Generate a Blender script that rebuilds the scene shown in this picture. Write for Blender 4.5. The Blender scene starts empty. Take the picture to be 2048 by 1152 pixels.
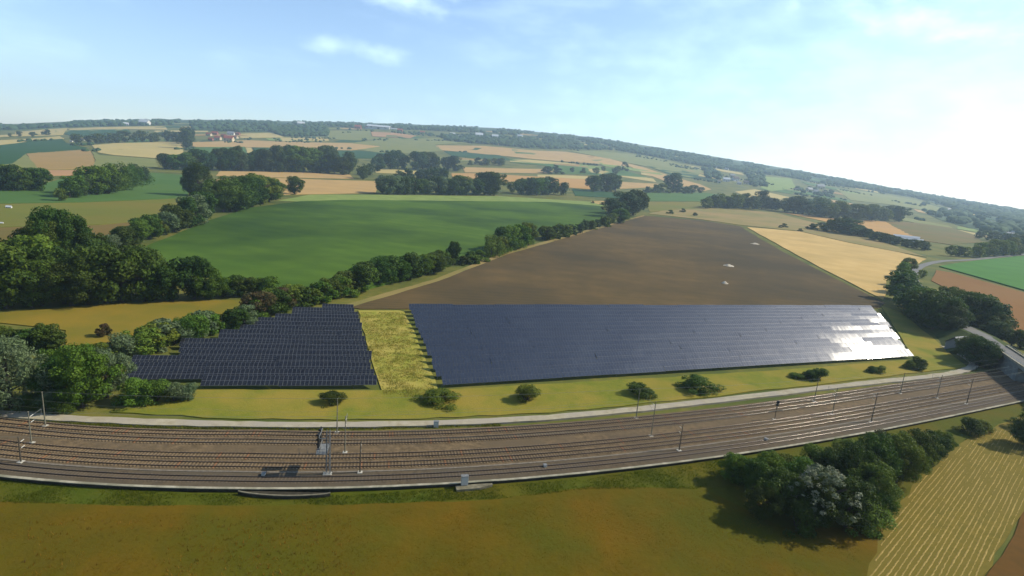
import bpy, bmesh, math, random
import numpy as np
from mathutils import Matrix, Vector
from mathutils.geometry import delaunay_2d_cdt
random.seed(7); rng = np.random.default_rng(7)
sc = bpy.context.scene
col = sc.collection
R = math.radians

# ------------------------------------------------------------------ camera
F, CX, CY, CAMH = 1100.0, 1024.0, 576.0, 60.0
SLOPE = (423 - 255) / 2048
RHO = math.atan(SLOPE)
PITCH = math.atan((576 - (255 + SLOPE * 1024)) * math.cos(RHO) / F)
FW = np.array([0, math.cos(PITCH), -math.sin(PITCH)])
U0 = np.array([0, math.sin(PITCH), math.cos(PITCH)])
RC = math.cos(RHO) * np.array([1., 0, 0]) + math.sin(RHO) * U0
UC = -math.sin(RHO) * np.array([1., 0, 0]) + math.cos(RHO) * U0
cam_d = bpy.data.cameras.new('camera'); cam = bpy.data.objects.new('camera', cam_d); col.objects.link(cam)
cam_d.sensor_width = 36; cam_d.lens = 36 * F / 2048; cam_d.clip_start = 1; cam_d.clip_end = 60000
m = Matrix.Identity(4)
for i in range(3):
    m[i][0] = RC[i]; m[i][1] = UC[i]; m[i][2] = -FW[i]
m[2][3] = CAMH
cam.matrix_world = m
sc.camera = cam

# ------------------------------------------------------------------ sky, sun, exposure
SUN_AZ, SUN_EL = R(76), R(38)
SUN_DIR = Vector((math.sin(SUN_AZ) * math.cos(SUN_EL), math.cos(SUN_AZ) * math.cos(SUN_EL), math.sin(SUN_EL)))
w = bpy.data.worlds.new('World'); sc.world = w; w.use_nodes = True
nt = w.node_tree; nt.nodes.clear()
N = nt.nodes.new; L = nt.links.new
out = N('ShaderNodeOutputWorld'); bg = N('ShaderNodeBackground'); L(bg.outputs[0], out.inputs[0])
sky = N('ShaderNodeTexSky'); sky.sky_type = 'NISHITA'; sky.sun_disc = False
sky.sun_elevation = SUN_EL; sky.sun_rotation = SUN_AZ
sky.altitude = 400; sky.air_density = 1.0; sky.dust_density = 0.7; sky.ozone_density = 3.0
tc = N('ShaderNodeTexCoord')
mp = N('ShaderNodeMapping'); mp.inputs['Scale'].default_value = (3.0, 3.0, 11.0); L(tc.outputs['Generated'], mp.inputs[0])
nz = N('ShaderNodeTexNoise'); nz.inputs['Scale'].default_value = 1.6; nz.inputs['Detail'].default_value = 7; nz.inputs['Roughness'].default_value = 0.5
L(mp.outputs[0], nz.inputs['Vector'])
cr = N('ShaderNodeMapRange'); cr.interpolation_type = 'SMOOTHSTEP'
cr.inputs['From Min'].default_value = 0.52; cr.inputs['From Max'].default_value = 0.90; cr.inputs['To Max'].default_value = 0.45
L(nz.outputs[0], cr.inputs[0])
def wray(px, py):
    d = FW * F + RC * (px - CX) - UC * (py - CY); return d / np.linalg.norm(d)
def mirrored(px):
    # part of the sky that the tilted panels mirror at this column of the photograph (its clouds show in them)
    v = wray(px, 648); n_ = np.array([math.sin(R(20)) * math.sin(R(36)), -math.cos(R(20)) * math.sin(R(36)), math.cos(R(36))]); return v - 2 * (v @ n_) * n_
# a few single small clouds on top of the broken veil: soft discs in direction space, torn by noise
nz2 = N('ShaderNodeTexNoise'); nz2.inputs['Scale'].default_value = 14; nz2.inputs['Detail'].default_value = 5; nz2.inputs['Roughness'].default_value = 0.5
mp2 = N('ShaderNodeMapping'); mp2.inputs['Scale'].default_value = (1, 1, 2.2); L(tc.outputs['Generated'], mp2.inputs[0]); L(mp2.outputs[0], nz2.inputs['Vector'])
acc = cr.outputs[0]
def math_n(op, a, b=None, c=None):
    n = N('ShaderNodeMath'); n.operation = op
    for k, v in enumerate((a, b, c)):
        if v is None: continue
        if isinstance(v, (int, float)): n.inputs[k].default_value = v
        else: L(v, n.inputs[k])
    return n.outputs[0]
for px, py, rad, flat, amt in [(665, 92, .075, 2.6, .7), (752, 106, .075, 2.6, .8), (868, 16, .095, 1.4, 1.0), (815, -6, .085, 1.8, 1.0), (1195, 122, .04, 1.7, .55), (1590, 10, .03, 1.5, .6), (1800, 120, .85, 1.0, .34), (1800, 30, .14, 2.2, .9), (1960, 60, .13, 2.0, .9)] + [('m', 1115, .085, 1.0, .8), ('m', 1200, .06, 1.0, .35), ('m', 1650, .09, 1.0, .75), ('m', 1740, .10, 1.0, .85), ('m', 1450, .55, 1.0, .60)]:
    d = wray(px, py) if px != 'm' else mirrored(py)
    sub = N('ShaderNodeVectorMath'); sub.operation = 'SUBTRACT'; L(tc.outputs['Generated'], sub.inputs[0]); sub.inputs[1].default_value = tuple(d)
    sca = N('ShaderNodeVectorMath'); sca.operation = 'MULTIPLY'; L(sub.outputs[0], sca.inputs[0]); sca.inputs[1].default_value = (1, 1, flat)
    ln = N('ShaderNodeVectorMath'); ln.operation = 'LENGTH'; L(sca.outputs[0], ln.inputs[0])
    fall = math_n('SUBTRACT', 1.0, math_n('DIVIDE', ln.outputs['Value'], rad))
    v = math_n('ADD', fall, math_n('MULTIPLY', math_n('SUBTRACT', nz2.outputs[0], 0.55), 2.6))
    mr = N('ShaderNodeMapRange'); mr.interpolation_type = 'SMOOTHSTEP'; mr.inputs['From Min'].default_value = 0.0; mr.inputs['From Max'].default_value = 1.5; mr.inputs['To Max'].default_value = amt
    L(v, mr.inputs[0])
    acc = math_n('MAXIMUM', acc, mr.outputs[0])
mixc = N('ShaderNodeMixRGB'); L(acc, mixc.inputs[0]); L(sky.outputs[0], mixc.inputs[1])
# clouds: sunlit white, brighter towards the sun as the sky itself is
ck = N('ShaderNodeMixRGB'); ck.blend_type = 'ADD'; ck.inputs[0].default_value = 1.0
L(sky.outputs[0], ck.inputs[1]); ck.inputs[2].default_value = (3.0, 3.4, 3.6, 1)
L(ck.outputs[0], mixc.inputs[2])
L(mixc.outputs[0], bg.inputs[0]); bg.inputs[1].default_value = 0.138
sd = bpy.data.lights.new('sun', 'SUN'); sd.energy = 5.0; sd.angle = R(0.5); sd.color = (1.0, 0.92, 0.76)
sun = bpy.data.objects.new('sun', sd); col.objects.link(sun); sun.rotation_euler = SUN_DIR.to_track_quat('Z', 'Y').to_euler()
sun.location = (200, 100, 300)
vs = sc.view_settings; vs.view_transform = 'Standard'; vs.look = 'None'; vs.exposure = 0.58; vs.gamma = 1.0; vs.use_curve_mapping = False
sc.cycles.use_denoising = True; sc.cycles.max_bounces = 6; sc.cycles.volume_bounces = 1
sc.cycles.transparent_max_bounces = 4; sc.cycles.caustics_reflective = False; sc.cycles.caustics_refractive = False

# ------------------------------------------------------------------ terrain
RMAX = 7000.0
HZ = [(-200, 262), (0, 250), (100, 244), (200, 241), (300, 240), (400, 239), (600, 243), (800, 248), (1000, 256), (1200, 276), (1400, 308), (1600, 341), (1800, 378), (2048, 420)]
_az = [-math.pi, -1.2]; _ep = [0.010, 0.010]
for p in HZ:
    d = wray(*p); _az.append(math.atan2(d[0], d[1])); _ep.append(max(0.008, d[2] / math.hypot(d[0], d[1]) + CAMH / RMAX))
_az += [1.1, math.pi]; _ep += [0.010, 0.010]
AZ = np.linspace(-math.pi, math.pi, 721); EP = np.interp(AZ, _az, _ep)
EP = np.convolve(np.pad(EP, 3, 'edge'), np.ones(7) / 7, 'valid')
def sstep(r, a=280., b=4500.):
    t = np.clip((r - a) / (b - a), 0, 1); return t * t * (3 - 2 * t)
def terr(x, y):
    r = np.hypot(x, y); return np.interp(np.arctan2(x, y), AZ, EP) * r * sstep(r)
def P(px, py, h=0.0):
    """ground point (h metres above the terrain) seen at a photograph pixel"""
    d = wray(px, py); hz = math.hypot(d[0], d[1]); e = float(np.interp(math.atan2(d[0], d[1]), AZ, EP)); t = d[2] / hz
    lo, hi = 10., RMAX
    for _ in range(48):
        mid = (lo + hi) / 2
        if -(CAMH - h) / mid + e * float(sstep(mid)) < t: lo = mid
        else: hi = mid
    return np.array([d[0] / hz * lo, d[1] / hz * lo, e * lo * float(sstep(lo)) + h])
def metres(p, hpx):
    """height in metres of something hpx photograph pixels tall standing at p"""
    dep = float((np.array(p) - np.array([0, 0, CAMH])) @ FW)
    return hpx * dep / F / 0.93

# ------------------------------------------------------------------ materials
def C(r, g, b, k=0.50):
    f = lambda v: ((v / 255 + 0.055) / 1.055) ** 2.4 if v > 10 else v / 255 / 12.92
    return (f(r) * k, f(g) * k, f(b) * k)
MATS = {}
def mat(name, c, rough=0.9, c2=None, scale=1.0, detail=5, c3=None, scale3=0.03, bump=0.0, bscale=None, metal=0.0, spec=0.3, stripe=None, rnd=0.0, thr=(0.35, 0.65)):
    if name in MATS: return MATS[name]
    M = bpy.data.materials.new(name); M.use_nodes = True; t = M.node_tree; b = t.nodes['Principled BSDF']
    b.inputs['Roughness'].default_value = rough; b.inputs['Metallic'].default_value = metal
    b.inputs['Specular IOR Level'].default_value = spec
    cur = None
    geo = t.nodes.new('ShaderNodeNewGeometry')
    def noise(s, det=5, ro=0.6):
        n = t.nodes.new('ShaderNodeTexNoise'); n.inputs['Scale'].default_value = s; n.inputs['Detail'].default_value = det; n.inputs['Roughness'].default_value = ro
        t.links.new(geo.outputs['Position'], n.inputs['Vector']); return n.outputs[0]
    def ramp(v, a, bb):
        r_ = t.nodes.new('ShaderNodeMapRange'); r_.inputs['From Min'].default_value = a; r_.inputs['From Max'].default_value = bb; t.links.new(v, r_.inputs[0]); return r_.outputs[0]
    def mix(f, A, B):
        mx = t.nodes.new('ShaderNodeMixRGB')
        if isinstance(f, float): mx.inputs[0].default_value = f
        else: t.links.new(f, mx.inputs[0])
        for k, v in ((1, A), (2, B)):
            if isinstance(v, tuple): mx.inputs[k].default_value = (*v, 1)
            else: t.links.new(v, mx.inputs[k])
        return mx.outputs[0]
    cur = c
    if c2: cur = mix(ramp(noise(scale, detail), *thr), cur, c2)
    if c3: cur = mix(ramp(noise(scale3, 4), 0.42, 0.62), cur, c3)
    if stripe:
        ang, period, cs, amt = stripe
        mpn = t.nodes.new('ShaderNodeMapping'); mpn.inputs['Rotation'].default_value = (0, 0, ang); t.links.new(geo.outputs['Position'], mpn.inputs[0])
        wv = t.nodes.new('ShaderNodeTexWave'); wv.inputs['Scale'].default_value = 2 * math.pi / period / 20 * 1.0; wv.inputs['Distortion'].default_value = 1.5; wv.inputs['Detail'].default_value = 3
        wv.inputs['Detail Scale'].default_value = 1.5
        t.links.new(mpn.outputs[0], wv.inputs[0])
        ml = t.nodes.new('ShaderNodeMath'); ml.operation = 'MULTIPLY'; ml.inputs[1].default_value = amt; t.links.new(wv.outputs['Fac'], ml.inputs[0])
        cur = mix(ml.outputs[0], cur, cs)
    if rnd:
        oi = t.nodes.new('ShaderNodeObjectInfo'); hs = t.nodes.new('ShaderNodeHueSaturation')
        a = t.nodes.new('ShaderNodeMapRange'); a.inputs['To Min'].default_value = 0.5 - 0.05 * rnd; a.inputs['To Max'].default_value = 0.5 + 0.05 * rnd; t.links.new(oi.outputs['Random'], a.inputs[0]); t.links.new(a.outputs[0], hs.inputs['Hue'])
        a2 = t.nodes.new('ShaderNodeMapRange'); a2.inputs['To Min'].default_value = 1 - 0.4 * rnd; a2.inputs['To Max'].default_value = 1 + 0.4 * rnd
        fr = t.nodes.new('ShaderNodeMath'); fr.operation = 'FRACT'; ml2 = t.nodes.new('ShaderNodeMath'); ml2.operation = 'MULTIPLY'; ml2.inputs[1].default_value = 7.31
        t.links.new(oi.outputs['Random'], ml2.inputs[0]); t.links.new(ml2.outputs[0], fr.inputs[0]); t.links.new(fr.outputs[0], a2.inputs[0]); t.links.new(a2.outputs[0], hs.inputs['Value'])
        if isinstance(cur, tuple): hs.inputs['Color'].default_value = (*cur, 1)
        else: t.links.new(cur, hs.inputs['Color'])
        cur = hs.outputs[0]
    if isinstance(cur, tuple): b.inputs['Base Color'].default_value = (*cur, 1)
    else: t.links.new(cur, b.inputs['Base Color'])
    if bump:
        bp = t.nodes.new('ShaderNodeBump'); bp.inputs['Strength'].default_value = 0.8; bp.inputs['Distance'].default_value = bump
        t.links.new(noise(bscale or scale * 2, 6, 0.7), bp.inputs['Height']); t.links.new(bp.outputs[0], b.inputs['Normal'])
    MATS[name] = M; return M
def leaf_mat(name, c, c2, trans=0.32, rnd=0.6, rough=0.65):
    M = mat(name, c, rough, c2, 0.35, 4, rnd=rnd, spec=0.12)
    t = M.node_tree; b = t.nodes['Principled BSDF']; o = t.nodes['Material Output']
    tr = t.nodes.new('ShaderNodeBsdfTranslucent'); mx = t.nodes.new('ShaderNodeMixShader'); mx.inputs[0].default_value = trans
    src = b.inputs['Base Color'].links[0].from_socket
    t.links.new(src, tr.inputs[0]); t.links.new(b.outputs[0], mx.inputs[1]); t.links.new(tr.outputs[0], mx.inputs[2]); t.links.new(mx.outputs[0], o.inputs[0])
    return M

# ------------------------------------------------------------------ object helpers
def mesh_from(name, V, Fc, mats=(), fm=None, smooth=False):
    me = bpy.data.meshes.new(name); me.from_pydata([tuple(map(float, v)) for v in V], [], [tuple(map(int, f)) for f in Fc])
    for k in mats: me.materials.append(k)
    if fm is not None: me.polygons.foreach_set('material_index', np.array(fm, dtype=np.int32))
    if smooth: me.polygons.foreach_set('use_smooth', np.ones(len(me.polygons), dtype=bool))
    me.update(); return me
def quads_mesh(name, V, mats, nv=4):
    """V: (n, nv, 3) array of separate polygons"""
    n = len(V); me = bpy.data.meshes.new(name)
    me.vertices.add(n * nv); me.vertices.foreach_set('co', np.asarray(V, dtype=np.float32).reshape(-1))
    me.loops.add(n * nv); me.loops.foreach_set('vertex_index', np.arange(n * nv, dtype=np.int32))
    me.polygons.add(n); me.polygons.foreach_set('loop_start', np.arange(0, n * nv, nv, dtype=np.int32))
    for k in mats: me.materials.append(k)
    me.update(calc_edges=True); return me
def obj(name, me, parent=None, loc=(0, 0, 0), rz=0.0, scale=(1, 1, 1), rot=None):
    o = bpy.data.objects.new(name, me); col.objects.link(o); o.parent = parent
    o.location = loc; o.rotation_euler = rot or (0, 0, rz); o.scale = scale; return o
def tag(o, label=None, cat=None, group=None, kind=None):
    if label: o['label'] = label
    if cat: o['category'] = cat
    if group: o['group'] = group
    if kind: o['kind'] = kind
    return o
def empty(name, loc, rz=0.0):
    o = bpy.data.objects.new(name, None); col.objects.link(o); o.location = loc; o.rotation_euler = (0, 0, rz); o.empty_display_size = 0.3; return o
class MB:
    """collects boxes, bars and tubes into one mesh"""
    def __init__(s): s.v = []; s.f = []; s.m = []
    def box(s, x0, x1, y0, y1, z0, z1, mi=0):
        b = len(s.v); s.v += [(x, y, z) for z in (z0, z1) for y in (y0, y1) for x in (x0, x1)]
        s.f += [(b, b + 2, b + 3, b + 1), (b + 4, b + 5, b + 7, b + 6), (b, b + 1, b + 5, b + 4), (b + 2, b + 6, b + 7, b + 3), (b, b + 4, b + 6, b + 2), (b + 1, b + 3, b + 7, b + 5)]; s.m += [mi] * 6
    def tube(s, p, q, r0, r1=None, n=6, mi=0, cap=True):
        r1 = r0 if r1 is None else r1
        p = Vector(p); q = Vector(q); d = (q - p).normalized(); a = d.orthogonal().normalized(); c = d.cross(a); b = len(s.v)
        for k in range(n):
            t = 2 * math.pi * k / n; u = a * math.cos(t) + c * math.sin(t); s.v += [tuple(p + u * r0), tuple(q + u * r1)]
        for k in range(n):
            i = b + 2 * k; j = b + 2 * ((k + 1) % n); s.f.append((i, j, j + 1, i + 1)); s.m.append(mi)
        if cap:
            s.f.append(tuple(b + 2 * k for k in range(n))[::-1]); s.f.append(tuple(b + 2 * k + 1 for k in range(n))); s.m += [mi, mi]
    def poly(s, pts, mi=0):
        b = len(s.v); s.v += [tuple(p) for p in pts]; s.f.append(tuple(range(b, b + len(pts)))); s.m.append(mi)
    def mesh(s, name, mats, smooth=False): return mesh_from(name, s.v, s.f, mats, s.m, smooth)
    def build(s, name, mats, parent=None, **k): return obj(name, s.mesh(name, mats if isinstance(mats, (list, tuple)) else [mats]), parent, **k)

# ------------------------------------------------------------------ ground
def inside(pt, poly):
    x, y = pt; c = False; n = len(poly); j = n - 1
    for i in range(n):
        xi, yi = poly[i]; xj, yj = poly[j]
        if (yi > y) != (yj > y) and x < (xj - xi) * (y - yi) / (yj - yi) + xi: c = not c
        j = i
    return c
LAYER = [0]
def sheet(name, poly_w, M, h=0.0, label=None, cat=None, wob=0.35, skirt=0.35, kind='structure', step=None):
    """terrain-following sheet with a soft uneven edge; poly_w: list of world (x, y)"""
    LAYER[0] += 1
    pts = []
    n = len(poly_w)
    for i in range(n):
        a = np.array(poly_w[i][:2]); b = np.array(poly_w[(i + 1) % n][:2]); dl = np.linalg.norm(b - a); r = np.hypot(*((a + b) / 2))
        st = max(4.0, 0.035 * r); k = max(1, min(60, int(dl / st)))
        nrm = np.array([-(b - a)[1], (b - a)[0]]) / max(dl, 1e-6)
        for j in range(k):
            q = a + (b - a) * j / k + nrm * (random.uniform(-1, 1) * wob * (1 + r / 700) if j else 0); pts.append(Vector((q[0], q[1])))
    P2 = [(p.x, p.y) for p in pts]
    xs = [p[0] for p in P2]; ys = [p[1] for p in P2]
    cx_, cy_ = np.mean(xs), np.mean(ys); r = math.hypot(cx_, cy_)
    st = step or max(8.0, 0.05 * r)
    inner = []
    x = min(xs) + st / 2
    while x < max(xs):
        y = min(ys) + st / 2
        while y < max(ys):
            if inside((x, y), P2): inner.append(Vector((x + random.uniform(-.2, .2) * st, y + random.uniform(-.2, .2) * st)))
            y += st
        x += st
    ed = [(i, (i + 1) % len(pts)) for i in range(len(pts))]
    vv, ee, ff, *_ = delaunay_2d_cdt(pts + inner, ed, [], 1, 1e-4)
    V = [(v.x, v.y, float(terr(v.x, v.y)) + 0.03 + 0.001 * LAYER[0] + 0.0005 * math.hypot(v.x, v.y) + h) for v in vv]
    Fs = []
    for f in ff:
        a, b, c = (V[k] for k in f[:3])
        Fs.append(tuple(f) if (b[0] - a[0]) * (c[1] - a[1]) - (b[1] - a[1]) * (c[0] - a[0]) > 0 else tuple(f[::-1]))
    cnt = {}
    for f in Fs:
        for i in range(len(f)):
            e = (f[i], f[(i + 1) % len(f)]); cnt[e] = 1
    nb = len(V)
    low = {}
    for (a, b) in list(cnt):
        if (b, a) not in cnt:
            for k in (a, b):
                if k not in low: low[k] = len(V); V.append((V[k][0], V[k][1], V[k][2] - h - skirt - 0.0006 * r))
            Fs.append((b, a, low[a], low[b]))
    o = obj(name, mesh_from(name, V, Fs, [M])); tag(o, label, cat, kind=kind); return o
def pxpoly(pts): return [P(*p)[:2] for p in pts]
def ribbon(name, pts3, width, M, kind='structure', label=None, wob=0.0, thick=0.5):
    """closed strip (top and sides) along world points"""
    pts = [np.array(p, float) for p in pts3]
    V = []; Fs = []
    for i, p in enumerate(pts):
        t = pts[min(i + 1, len(pts) - 1)] - pts[max(i - 1, 0)]; t = t[:2] / np.linalg.norm(t[:2]); nn = np.array([-t[1], t[0]])
        wd = width[i] if hasattr(width, '__len__') else width
        a = p[:2] + nn * (wd / 2 + random.uniform(-wob, wob)); b = p[:2] - nn * (wd / 2 + random.uniform(-wob, wob))
        V += [(a[0], a[1], p[2]), (b[0], b[1], p[2]), (a[0], a[1], p[2] - thick), (b[0], b[1], p[2] - thick)]
        if i:
            k = 4 * i; j = k - 4
            Fs += [(j, j + 1, k + 1, k), (j + 2, j, k, k + 2), (j + 1, j + 3, k + 3, k + 1)]
    o = obj(name, mesh_from(name, V, Fs, [M])); tag(o, label, kind=kind); return o
def smooth_line(pts, n=8):
    """Catmull-Rom through points"""
    p = [np.array(q, float) for q in pts]; p = [2 * p[0] - p[1]] + p + [2 * p[-1] - p[-2]]; o = []
    for i in range(1, len(p) - 2):
        for k in range(n):
            t = k / n; a, b, c, d = p[i - 1:i + 3]
            o.append(0.5 * (2 * b + (c - a) * t + (2 * a - 5 * b + 4 * c - d) * t * t + (3 * b - a - 3 * c + d) * t ** 3))
    o.append(p[-2]); return o

g_rough = mat('meadow_ground', C(112, 118, 50), 1.0, C(140, 132, 62), 0.25, 8, C(92, 104, 46), 0.02, bump=0.12, bscale=1.5, spec=0.1)
rr = np.concatenate([np.array([0.0]), np.geomspace(20, RMAX, 70)]); aa = np.linspace(-math.pi, math.pi, 241)[:-1]
V = [(0, 0, 0)]; Fs = []
for r in rr[1:]:
    for a in aa:
        x, y = r * math.sin(a), r * math.cos(a); V.append((x, y, float(terr(x, y))))
na = len(aa)
for k in range(na): Fs.append((0, 1 + (k + 1) % na, 1 + k))
for i in range(len(rr) - 2):
    for k in range(na):
        a = 1 + i * na + k; b = 1 + i * na + (k + 1) % na; Fs.append((a, b, b + na, a + na))
tag(obj('ground', mesh_from('ground', V, Fs, [g_rough])), kind='structure')

def fieldm(name, c1, c2, s=0.2, c3=None, s3=0.015, stripe=None, bump=0.08, thr=(0.35, 0.65)):
    return mat(name, C(*c1), 1.0, C(*c2), s, 7, C(*c3) if c3 else None, s3, bump=bump, bscale=s * 6, spec=0.08, stripe=stripe, thr=thr)
FM = dict(
    brown=fieldm('brown_soil', (118, 98, 62), (96, 84, 54), 0.06, (74, 70, 52), 0.007, stripe=(R(62), 3.0, C(130, 104, 66), .35)),
    straw=fieldm('straw_stubble', (236, 200, 128), (220, 184, 112), 0.06, (204, 174, 106), 0.014, stripe=(R(-30), 4.0, C(230, 196, 130), .3)),
    dry=fieldm('dry_grass', (164, 148, 88), (140, 136, 78), 0.03, (176, 150, 96), 0.01),
    green=fieldm('green_crop', (98, 128, 40), (84, 116, 36), 0.03, (54, 84, 30), 0.006, bump=0.15, stripe=(R(-62), 18.0, C(72, 102, 32), .3)),  # broad darker patches painted in for cloud shadow over the crop
    rightgreen=fieldm('bright_green_crop', (84, 140, 50), (74, 128, 46), 0.03),
    margin=fieldm('field_margin', (156, 172, 92), (134, 154, 76), 0.05),
    leftgreen=fieldm('left_pasture', (132, 132, 56), (114, 124, 52), 0.02, (142, 130, 60), 0.01),
    leftbrown=fieldm('left_ripe_field', (142, 116, 66), (128, 112, 58), 0.02, (118, 114, 56), 0.008),
    ochre=fieldm('ochre_meadow', (164, 136, 50), (146, 130, 48), 0.05, (124, 122, 44), 0.02),
    verge=fieldm('verge_grass', (146, 144, 52), (126, 134, 46), 0.25, (166, 148, 62), 0.05, bump=0.15),
    strip=fieldm('rough_yellow_grass', (190, 178, 82), (160, 164, 64), 0.35, (198, 180, 92), 0.08, bump=0.25),
    lowverge=fieldm('dark_verge_grass', (98, 102, 22), (76, 94, 20), 0.2, (108, 100, 24), 0.05, bump=0.2),
    fore=fieldm('foreground_meadow', (124, 96, 15), (104, 90, 13), 0.09, (96, 94, 17), 0.035, bump=0.25),
    mown=fieldm('mown_field', (142, 124, 50), (122, 112, 42), 0.5, (132, 118, 48), 0.05, bump=0.1),
    ploughed=fieldm('ploughed_field', (122, 86, 34), (106, 78, 30), 0.3),
    orange=fieldm('orange_brown_field', (158, 110, 52), (142, 100, 48), 0.03, (150, 110, 58), 0.01),
    apricot=fieldm('apricot_field', (214, 166, 96), (200, 158, 94), 0.02),
    dull=fieldm('dull_tan_field', (184, 150, 90), (174, 146, 88), 0.012),
    tan=fieldm('tan_field', (214, 176, 112), (198, 164, 106), 0.02),
    tan2=fieldm('pale_field', (214, 190, 120), (200, 182, 116), 0.015),
    olive=fieldm('olive_field', (150, 150, 84), (136, 142, 80), 0.012),
    teal=fieldm('dark_green_field', (58, 98, 52), (52, 90, 48), 0.012),
    mid=fieldm('mid_green_field', (96, 128, 62), (84, 120, 56), 0.012),
    rose=fieldm('pink_tan_field', (204, 158, 110), (190, 150, 106), 0.012),
)
WOODS = [
 [(-150, 264), (0, 252), (200, 243), (330, 242), (400, 241), (400, 250), (330, 251), (200, 253), (130, 255), (0, 262), (-150, 275)],
 [(382, 244), (520, 244), (560, 262), (545, 264), (470, 264), (410, 262), (385, 262)],
 [(535, 252), (640, 252), (655, 260), (655, 274), (570, 273), (540, 265)],
 [(400, 241), (640, 244), (900, 252), (1000, 258), (1200, 278), (1250, 286), (1240, 292), (1000, 268), (880, 262), (660, 254), (540, 249)],
 [(882, 273), (960, 271), (1060, 278), (1200, 291), (1222, 300), (1140, 299), (1060, 297), (960, 288), (890, 282)],
 [(1200, 280), (1400, 311), (1600, 344), (1800, 381), (2048, 423), (2150, 443), (2150, 470), (2048, 455), (1960, 432), (1900, 415), (1830, 396), (1740, 381), (1640, 366), (1560, 352), (1500, 346), (1400, 332), (1300, 312), (1230, 300)],
 [(1850, 405), (1960, 435), (2048, 458), (2150, 480), (2150, 500), (2048, 478), (1960, 462), (1880, 440), (1840, 420)]]
def field(kind_, pts, h=0.0, name='field', **k): return sheet(name, pxpoly(pts), FM[kind_], h, **k)
# far to near, later sheets lie a little higher
FM['floor'] = fieldm('forest_floor', (58, 84, 44), (48, 74, 40), 0.004, (84, 104, 60), 0.0025)
_g = random.Random(21)
_hx = [p[0] for p in HZ]; _hy = [p[1] for p in HZ]
for k in range(95):
    x = _g.uniform(-60, 2080); y0 = float(np.interp(x, _hx, _hy)); dd = 6 + 58 * _g.random() ** 1.3; ww = _g.uniform(40, 150); hh = 1.5 + dd * _g.uniform(.05, .10); dx = _g.uniform(-14, 14)
    yy = lambda xx, e: float(np.interp(xx, _hx, _hy)) + e
    field(_g.choice(['tan2', 'olive', 'teal', 'mid', 'tan', 'dull', 'margin', 'olive', 'mid', 'floor', 'tan2']), [(x, yy(x, dd)), (x + ww / 2, yy(x + ww / 2, dd * 1.0)), (x + ww, yy(x + ww, dd * 1.02)), (x + ww + dx, yy(x + ww + dx, dd + hh)), (x + ww / 2 + dx, yy(x + ww / 2 + dx, dd + hh)), (x + dx, yy(x + dx, dd + hh))])
for wpoly in WOODS: field('floor', wpoly, name='forest_floor')
field('tan2', [(30, 265), (95, 259), (135, 257), (125, 270), (30, 273)])
field('tan2', [(135, 258), (200, 255), (330, 253), (335, 260), (255, 259), (140, 261)])
field('teal', [(128, 268), (142, 261), (255, 259), (262, 265), (240, 273), (150, 274)])
field('tan2', [(0, 281), (120, 273), (128, 278), (60, 283), (0, 291), (-200, 300), (-200, 290)])
field('teal', [(-200, 302), (0, 291), (60, 283), (125, 278), (135, 288), (175, 296), (165, 300), (52, 308), (24, 328), (-60, 335), (-200, 340)])
field('olive', [(24, 328), (52, 308), (78, 340), (40, 345), (0, 345), (-60, 340)])
field('dull', [(52, 307), (165, 300), (182, 303), (190, 320), (185, 338), (75, 340)])
field('olive', [(183, 303), (200, 311), (310, 319), (316, 335), (260, 341), (187, 340), (191, 320)])
field('tan2', [(184, 291), (230, 287), (335, 284), (366, 284), (366, 306), (312, 317), (230, 311), (197, 306)])
field('rose', [(75, 341), (186, 341), (182, 351), (75, 352)])
field('tan2', [(480, 268), (545, 266), (568, 275), (480, 276)])
field('tan2', [(560, 276), (655, 275), (658, 282), (565, 283)])
field('olive', [(655, 262), (740, 262), (742, 273), (770, 278), (700, 281), (657, 279)])
field('rose', [(742, 264), (790, 266), (832, 272), (820, 277), (745, 273)])
field('tan', [(385, 285), (500, 281), (560, 284), (700, 287), (760, 293), (700, 301), (640, 299), (560, 295), (385, 294)])
field('mid', [(382, 296), (490, 295), (495, 312), (385, 312)], h=1.5, name='orchard_field')
field('tan2', [(491, 296), (502, 296), (509, 306), (496, 309)])
field('teal', [(505, 296), (540, 297), (545, 306), (511, 309)], h=1.5, name='orchard_field')
field('olive', [(700, 287), (730, 283), (770, 279), (880, 276), (950, 285), (870, 289), (885, 301), (800, 307), (760, 306), (716, 300), (762, 293)])
field('teal', [(660, 302), (716, 302), (800, 309), (800, 318), (660, 316)])
field('tan', [(868, 291), (960, 292), (1060, 301), (1130, 304), (1220, 318), (1262, 334), (1150, 325), (1060, 318), (960, 308), (885, 301)])
field('teal', [(888, 303), (930, 304), (1000, 311), (1030, 322), (960, 319), (905, 312)])
field('tan2', [(1020, 320), (1060, 320), (1150, 328), (1150, 332), (1060, 326), (1020, 324)])
field('tan', [(1222, 319), (1290, 336), (1400, 369), (1422, 379), (1402, 383), (1340, 366), (1264, 335)])
field('olive', [(1142, 303), (1200, 303), (1300, 313), (1400, 338), (1408, 346), (1380, 356), (1300, 335), (1212, 317)])
field('teal', [(1290, 331), (1330, 333), (1398, 350), (1390, 358), (1350, 352)])
field('mid', [(1090, 330), (1150, 333), (1240, 338), (1300, 356), (1240, 352), (1100, 347)])
field('tan2', [(748, 337), (852, 344), (842, 349), (752, 346)])
field('tan', [(925, 335), (1000, 337), (1110, 339), (1108, 347), (930, 345)])
field('apricot', [(903, 347), (940, 347), (1060, 353), (1180, 359), (1180, 379), (1140, 376), (1000, 366), (905, 359)])
field('tan2', [(1075, 350), (1130, 351), (1216, 355), (1212, 361), (1130, 357), (1075, 354)])
field('tan', [(1235, 364), (1330, 369), (1316, 374), (1240, 378)])
field('tan', [(440, 343), (560, 344), (700, 350), (708, 358), (600, 356), (432, 352)])
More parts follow.
